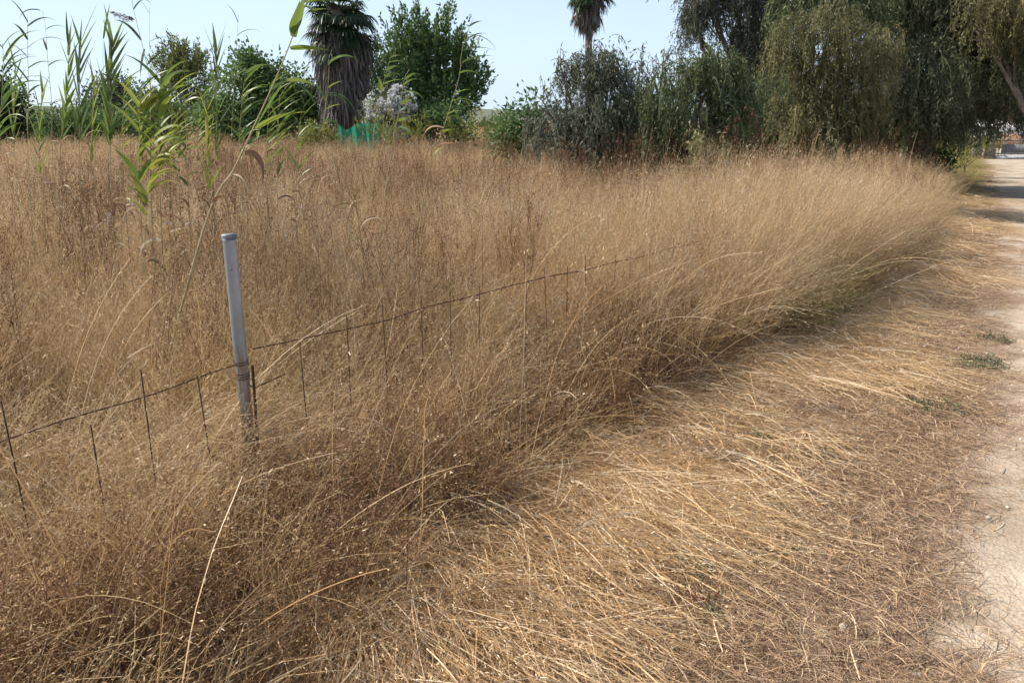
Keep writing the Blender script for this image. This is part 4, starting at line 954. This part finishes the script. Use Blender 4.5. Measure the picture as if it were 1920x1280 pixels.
tree('tree', 'green crowned tree rising above and behind the gold-lit weeping tree', 'tree', 18.5, [(1560, 5, 60, 45), (1500, 25, 50, 50), (1620, 20, 50, 50), (1540, -50, 90, 40), (1455, 190, 60, 70), (1400, 235, 50, 45)], 'droop', 'f_wmid', 1520, 1.7, (.08, .024), .2, 26, G2, tb=-.06)
tree('tree', 'huge dark weeping tree overhanging the dirt track on the right', 'tree', 19.5, [(1690, 20, 70, 60), (1770, -20, 90, 70), (1870, 20, 90, 70), (1740, 100, 75, 60), (1830, 110, 80, 60), (1680, 160, 55, 55, 0, .75), (1760, 190, 65, 50), (1840, 195, 55, 45), (1895, 170, 40, 50), (1700, 230, 60, 36), (1790, 245, 55, 26), (1950, 90, 60, 70), (1960, -30, 80, 60), (1640, 225, 50, 50), (1740, 160, 60, 60, -1.6), (1760, 225, 60, 40, -1.2), (1880, 215, 36, 40), (1850, 150, 60, 50, -1.0), (1900, 120, 50, 50, -1.5), (1840, 245, 45, 22)], 'droop', 'f_pepper', 1740, 2.2, (.08, .022), .3, 27, G2, tb=-.02,
     extra=[((1740, 200, 19.3), (1880, 20, 18.6), .1, .03), ((1740, 190, 19.3), (1660, 20, 19), .09, .03)])
tree('tree', 'crown added in the top right corner over the track, brownish-gold sunlight put into its leaf colour', 'tree', 17.5, [(1860, 10, 50, 46), (1905, 55, 40, 46), (1940, 0, 60, 60), (1830, 50, 30, 30, 0, .6)], 'droop', 'f_gold', 1990, 1.5, (.07, .02), .14, 39, G2, tb=-.12)  # crown added for the gold-lit corner, sunlight carried by its leaf colour
tree('shrub', 'added shrub, dark leaves standing in for the shadow under the two rounded weeping trees', 'shrub', 14.6, [(1200, 255, 46, 45), (1260, 262, 50, 38), (1150, 265, 50, 36), (1190, 220, 30, 40)], 'broad', 'f_dark', 1205, 1.3, (.09, .035), .05, 36, None, 'stems')  # shrub added for the dark band under the trees, shade given by leaf colour
tree('shrub', 'added undergrowth shrub, dark leaves standing in for the shade below the bare slanting boughs', 'shrub', 15.5, [(1400, 250, 60, 45), (1330, 265, 50, 34), (1470, 262, 45, 36)], 'broad', 'f_dark', 1400, 1.3, (.09, .035), .05, 37, None, 'stems')  # added to darken the gap beneath the boughs; dark leaves act as shade
tree('shrub', 'added undergrowth shrub, dark leaves standing in for the deep shade behind the gold-lit tree', 'shrub', 21.5, [(1590, 250, 60, 40), (1670, 245, 50, 34), (1530, 262, 45, 34), (1760, 255, 50, 26)], 'broad', 'f_dark', 1600, 1.3, (.09, .035), .05, 38, None, 'stems')  # dark-leaved shrub added to supply the deep shade at the back
tree('bush', 'rust-brown dead bush in the shade of the right-hand trees', 'bush', 12.2, [(1385, 238, 26, 26), (1400, 258, 28, 18), (1365, 262, 20, 16)], 'droop', 'f_brown', 1388, 1.2, (.07, .02), .03, 28, None, 'stems')
tree('bush', 'pale dry drooping bush at the edge of the tall grass, left of the rust-brown one', 'bush', 11.6, [(1325, 262, 22, 22), (1300, 276, 22, 14), (1345, 280, 24, 14)], 'droop', 'f_gold', 1325, 1.2, (.06, .018), .03, 29, None, 'stems', tb=.2)
tree('bush', 'round dark green bush beside the track at the end of the tall grass', 'bush', 19, [(1762, 300, 22, 20), (1752, 312, 22, 16), (1774, 316, 16, 12)], 'broad', 'f_lush', 1762, 2.2, (.07, .04), .04, 30, None, 'stems', tb=-.2)
tree('plant', 'small yellow-green bush left of the white concrete post', 'plant', 20.5, [(1686, 280, 15, 14), (1678, 270, 8, 8)], 'up', 'f_yellow', 1686, 2.0, (.07, .025), .03, 31, None, 'stems', tb=-.15)
tree('plant', 'pale green bush right of the white concrete post', 'plant', 20.5, [(1734, 280, 13, 15), (1740, 290, 16, 10)], 'up', 'f_yellow', 1734, 2.0, (.07, .025), .03, 32, None, 'stems', tb=-.25)
tree('plant', 'tall straggly yellow-green weeds under the overhanging tree by the track', 'plant', 23, [(1800, 285, 20, 20), (1825, 280, 20, 16), (1790, 305, 12, 12), (1850, 288, 16, 10)], 'up', 'f_yellow', 1810, 1.1, (.09, .02), .03, 33, None, 'stems', tb=-.2)
tree('branch', 'orange withered branch hanging in the shade above the white post', 'branch', 20, [(1733, 252, 10, 14)], 'droop', 'f_orange', 1733, 2.5, (.08, .03), .02, 34, None, 'stems')

# ---- palms
def fan_frond(A, base, d, L, rg, mat=0, spread=1.15, nb=16, tint=None, wide=.045):
    d = unit(np.array(d)); S = unit(np.cross(d, [0, 0, 1.0]) + 1e-5); N = unit(np.cross(S, d))
    hub = base + d * L * .5 + np.array([0, 0, -.06 * L])
    A.tube([base, (base + hub) / 2 + [0, 0, .03], hub], .016, .3, mat, 4)
    tn = rg.uniform(.1, .9) if tint is None else tint
    n_ = nb; P = np.zeros((n_, 5, 3)); P[:, 0] = hub
    for i in range(n_):
        a = spread * (i / (n_ - 1) * 2 - 1)
        dd = unit(d * math.cos(a) + S * math.sin(a) + N * rg.uniform(-.1, .1))
        for j in range(4):
            dd = unit(dd + np.array([0, 0, -.16 - .14 * j])); P[i, j + 1] = P[i, j] + dd * L * .55 / 4
    A.ribbons(P, rand_side(rg, P) * .4 + np.cross(unit(P[:, 1] - P[:, 0]), N) * .8, wide * L * np.array([.6, 1, .9, .6, .1])[None, :].repeat(n_, 0), np.clip(tn + rg.normal(0, .1, n_), 0, 1), mat)
def palm(label, Y, px, top_py, tr_w, skirt, cr, seed, nf, sk_n):
    rg = np.random.default_rng(seed); B = at(px, 300, Y); B[2] = 0; T = at(px, top_py, Y)
    t_ = thing('palm_tree', label, 'palm tree', B)
    A = Acc(); n_ = 40; C = np.stack([np.linspace(B[0], T[0], n_) , np.full(n_, Y), np.linspace(-.1, T[2], n_)], -1)
    rr = tr_w * (1 + .25 * np.exp(-np.linspace(0, 6, n_))) * (1 + .03 * (np.arange(n_) % 2)); A.tube(C, rr, seg=14)
    A.obj('trunk', [M['bark']], t_, True)
    # skirt of dead fronds hanging down the trunk: list of (z, radius, n)
    A = Acc()
    for (py0, py1, rad0, rad1, k) in skirt:
        z0 = at(px, py0, Y)[2]; z1 = at(px, py1, Y)[2]
        f = rg.uniform(0, 1, k); a = rg.uniform(0, 2 * math.pi, k); rad = (rad0 + (rad1 - rad0) * f) * rg.uniform(.75, 1.08, k)
        O = np.stack([T[0] + rad * np.cos(a), Y + rad * np.sin(a), z0 + (z1 - z0) * f], -1)
        K = 4; P = np.zeros((k, K + 1, 3)); P[:, 0] = O; dd = unit(np.stack([np.cos(a) * .35, np.sin(a) * .35, np.full(k, -.6)], -1) + rg.normal(size=(k, 3)) * .22)
        Ls = rg.uniform(.35, .9, k)
        for j in range(K):
            dd = unit(dd + np.array([0, 0, -.35]) - np.stack([np.cos(a), np.sin(a), a * 0], -1) * .1); P[:, j + 1] = P[:, j] + dd * (Ls / K)[:, None]
        A.ribbons(P, rand_side(rg, P), .05 * np.array([.8, 1, .8, .5, .1])[None, :].repeat(k, 0) * rg.uniform(.4, 1.2, k)[:, None], rg.beta(1.5, 2, k))
    A.obj('skirt', [M['f_skirt']], t_)
    A = Acc()
    for i in range(nf):
        a = rg.uniform(0, 2 * math.pi); el = rg.uniform(-.75, 1.3)
        d = np.array([math.cos(a) * math.cos(el), math.sin(a) * math.cos(el), math.sin(el)])
        b = np.array([T[0], Y, T[2] - rg.uniform(0, cr * 1.1)])
        fan_frond(A, b, d, cr * rg.uniform(.85, 1.15), rg, nb=20)
    A.obj('crown', [M['f_palm']], t_)
    A = Acc()
    for i in range(int(nf * .7)):
        a = rg.uniform(0, 2 * math.pi); el = rg.uniform(-1.3, -.5)
        d = np.array([math.cos(a) * math.cos(el), math.sin(a) * math.cos(el), math.sin(el)])
        fan_frond(A, np.array([T[0], Y, T[2] - rg.uniform(.4, 1.3) * cr]), d, cr * rg.uniform(.6, .95), rg, tint=rg.uniform(.3, .9), spread=.9)
    A.obj('dead_fronds', [M['f_skirt']], t_)
palm('shaggy fat-trunked palm wrapped in a skirt of dead grey fronds', 25, 636, 12, .36, [(110, 205, .60, .46, 3600), (60, 120, .70, .62, 1500)], 1.12, 70, 90, 0)
palm('slender palm with bare thin trunk rising behind the weeping tree', 27, 1104, -42, .11, [(-30, 30, .34, .14, 900)], .85, 71, 34, 0)

# ------------------------------------------------------------------ green net, posts, gate, house
M['net'] = foliage('green_net', [(0.03, 0.30, 0.19), (0.05, 0.42, 0.28)], .45, .6)
c0, c1 = at(632, 240, 22.5), at(710, 240, 22.5)
nt = thing('windbreak_net', 'green windbreak netting sagging between posts beside the oleander', 'net', (c0[0], 22.5, 0))
A = Acc(); nx, nzz = 60, 12
uu, vv = np.meshgrid(np.linspace(0, 1, nx), np.linspace(0, 1, nzz))
ztop = at(640, 229, 22.5)[2] - .17 * np.sin(np.clip(uu * 2.2, 0, 1) * math.pi * .9) * (uu < .45) - .05 * np.sin(uu * 9) ** 2
X = c0[0] + uu * (c1[0] - c0[0]); Z = vv * ztop * .999; Yq = 22.5 + .02 * np.sin(uu * 40 + vv * 3) * (.3 + .7 * vv) + .03 * np.sin(uu * 17)
idx = np.arange(nx * nzz).reshape(nzz, nx); Q = np.stack([idx[:-1, :-1], idx[:-1, 1:], idx[1:, 1:], idx[1:, :-1]], -1).reshape(-1, 4)
A.raw(np.stack([X, Yq, Z], -1).reshape(-1, 3), Q, (uu * .7 + .2 * np.sin(uu * 33)).reshape(-1))
A.obj('netting', [M['net']], nt, True)
for f in (0, .62, 1):
    A = Acc(); x_ = c0[0] + f * (c1[0] - c0[0]); A.tube([(x_, 22.58, 0), (x_, 22.58, 1.6)], .02, seg=6, cap=True); A.obj('post', [M['rust']], nt)

M['conc'] = solid('whitewashed_concrete', (0.42, 0.42, 0.42), (0.62, 0.61, 0.58), 6, 0.9, 0, .3)
def cpost(px, py, hh, Y_, r_, lab):
    B = at(px, py, Y_); B[2] = 0; T = at(px, hh, Y_); A = Acc(); z = T[2]
    A.tube([B, B + [0, 0, z * .6], B + [0.0, 0, z - .05], B + [.01, 0, z]], [r_, r_ * .97, r_ * .9, r_ * .45], seg=12, cap=True)
    tag(A.obj('concrete_post', [M['conc']], None, True, loc=tuple(B)), lab, 'post', 'posts at the end of the tall grass')
cpost(1712, 305, 271, 22, .085, 'stubby whitewashed post with rounded top between two pale bushes')
cpost(1691, 290, 250, 24, .04, 'slim pale post peeking up behind the small yellow-green bush')

M['panel'] = solid('grey_panel', (0.16, 0.16, 0.17), (0.24, 0.24, 0.25), 3, 0.7)
M['stone'] = solid('rubble_stone', (0.18, 0.15, 0.13), (0.40, 0.36, 0.32), 5, 0.9, 0, .8)
g0 = at(1846, 293, 34)
ga = thing('metal_gate', 'low grey panelled gate with rail across the far end of the track', 'gate', (g0[0], 34, 0))
zt, zb = at(1880, 264, 34)[2], at(1880, 294, 34)[2]
A = Acc(); xr = at(1990, 290, 34)[0]
A.tube([(g0[0], 34, zt), (xr, 34, zt)], .028, seg=6); A.tube([(g0[0], 34, zb + .12), (xr, 34, zb + .12)], .028, seg=6)
for x_ in np.arange(g0[0], xr, .28): A.tube([(x_, 34, max(zb, .02)), (x_, 34, zt)], .014, seg=5)
A.obj('frame', [M['cap']], ga)
A = Acc(); xa = at(1878, 290, 34)[0]; A.box(((xa + xr) / 2, 34.06, (zt - .12 + zb + .12) / 2), (xr - xa, .03, zt - zb - .3)); A.obj('panel', [M['panel']], ga)
A = Acc(); A.box(((xa + xr) / 2, 34.1, .08), (xr - xa + .4, .5, .16)); A.obj('sill', [M['conc']], ga)
for k_, x_ in enumerate((g0[0] - .25, xa - .4)):
    A = Acc(); A.box((x_, 34.2, .62), (.32, .32, 1.24)); A.box((x_, 34.2, 1.28), (.40, .40, .08))
    tag(A.obj('gate_pillar', [M['stone']], None, False, loc=(x_, 34.2, 0)), ['rough stone pillar at the left end of the grey gate', 'rough stone pillar beside the gate panel'][k_], 'pillar')
h0 = at(1893, 240, 46)
hs = thing('house', 'low white-walled house beyond the gate, mostly hidden by the dark weeping tree', 'house', (h0[0] + 4, 48, 0))
zr = at(1900, 232, 46)[2]; zw = at(1900, 252, 46)[2]
M['white'] = solid('white_render', (0.72, 0.74, 0.76), (0.82, 0.83, 0.84), 2, 0.85)
M['brownw'] = solid('brown_plinth', (0.22, 0.13, 0.08), (0.30, 0.19, 0.12), 4, 0.85)
M['tile'] = solid('roof_tiles', (0.28, 0.13, 0.08), (0.42, 0.22, 0.14), 6, 0.85, 0, .5)
M['glass'] = solid('dark_glass', (0.03, 0.04, 0.05), (0.05, 0.06, 0.07), 2, 0.1)
A = Acc(); A.box((h0[0] + 4, 49, (zw + zr) / 2 + .1), (8, 6, zr - zw + .2)); A.obj('wall', [M['white']], hs)
A = Acc(); A.box((h0[0] + 4, 49, zw / 2), (8.04, 6.04, zw)); A.obj('plinth', [M['brownw']], hs)
A = Acc(); zt2 = zr + .2
A.raw([(h0[0] - .4, 45.6, zt2), (h0[0] + 8.4, 45.6, zt2), (h0[0] + 8.4, 49, zt2 + 1.2), (h0[0] - .4, 49, zt2 + 1.2), (h0[0] + 8.4, 52.4, zt2), (h0[0] - .4, 52.4, zt2), (h0[0] - .4, 45.6, zt2 - .12), (h0[0] + 8.4, 45.6, zt2 - .12)],
      [(0, 1, 2, 3), (3, 2, 4, 5), (6, 7, 1, 0)], .5); A.obj('roof', [M['tile']], hs)
for x_ in (h0[0] + 1.6, h0[0] + 5.6):
    A = Acc(); A.box((x_, 45.97, zw + .55), (.9, .06, .8)); A.obj('window', [M['glass']], hs)

# ------------------------------------------------------------------ small weeds on the verge
M['f_weed'] = foliage('grey_green_weed', [(0.06, 0.09, 0.045), (0.12, 0.155, 0.08), (0.19, 0.22, 0.13)], .3, .6)
M['f_red'] = foliage('red_weed', [(0.16, 0.03, 0.02), (0.26, 0.07, 0.04)], .3, .6)
def weed(px, py, rad, h, lab, mat='f_weed', k=160, seed=1):
    rg = np.random.default_rng(seed); c = ground_at(px, py); A = Acc()
    n_ = max(8, k // 12); O = disc(rg, n_, rad) + c; O[:, 2] = ground_z(O[:, 0], O[:, 1]) + .005
    P = centreline(rg, n_, O, rg.uniform(-3.14, 3.14, n_), rg.uniform(.2, 1.1, n_), rg.uniform(0, .5, n_), h * rg.uniform(.6, 1.3, n_), 3, 1.0)
    A.ribbons(P, rand_side(rg, P), np.full((n_, 4), .0022), rg.uniform(0, .6, n_))
    src = rg.integers(0, n_, k); j = rg.integers(1, 4, k)
    A.leaves(P[src, j] + rg.normal(size=(k, 3)) * .01, unit(rg.normal(size=(k, 3)) + [0, 0, .5]), .016 * rg.uniform(.6, 1.6, k), .007, rg.uniform(0, 1, k), rg)
    tag(A.obj('weed', [M[mat]], None, False, loc=tuple(c)), lab, 'weed', 'small weeds on the verge')
weed(1432, 838, .05, .07, 'small blue-green weed just right of the straw heap', k=320, seed=1)
weed(1545, 868, .04, .045, 'tiny green weed right of the blue-green one', k=160, seed=2)
weed(1840, 688, .16, .05, 'grey-green weed mat spreading next to the dirt beyond the pale straw', k=900, seed=3)
weed(1750, 768, .14, .045, 'low grey-green weed mat below the pale straw swathe', k=600, seed=4)
weed(1795, 690, .05, .05, 'small green sprig beside the grey-green mat', k=160, seed=5)
weed(1290, 1080, .09, .04, 'faded green-grey weed patch in the matted litter near the bottom', k=260, seed=6)
weed(1303, 1145, .035, .06, 'small dark red weed in the litter near the bottom', 'f_red', 120, 7)
weed(1332, 1170, .02, .06, 'tiny green sprout right of the dark red weed', k=70, seed=8)
weed(900, 1180, .03, .08, 'thin green sprout among the straw near the bottom centre', k=60, seed=9)
weed(1860, 640, .12, .05, 'upper sparse grey-green weed near the edge of the dirt', k=300, seed=10)
weed(1480, 1045, .07, .03, 'faint olive weed at the right of the straw litter', k=160, seed=11)
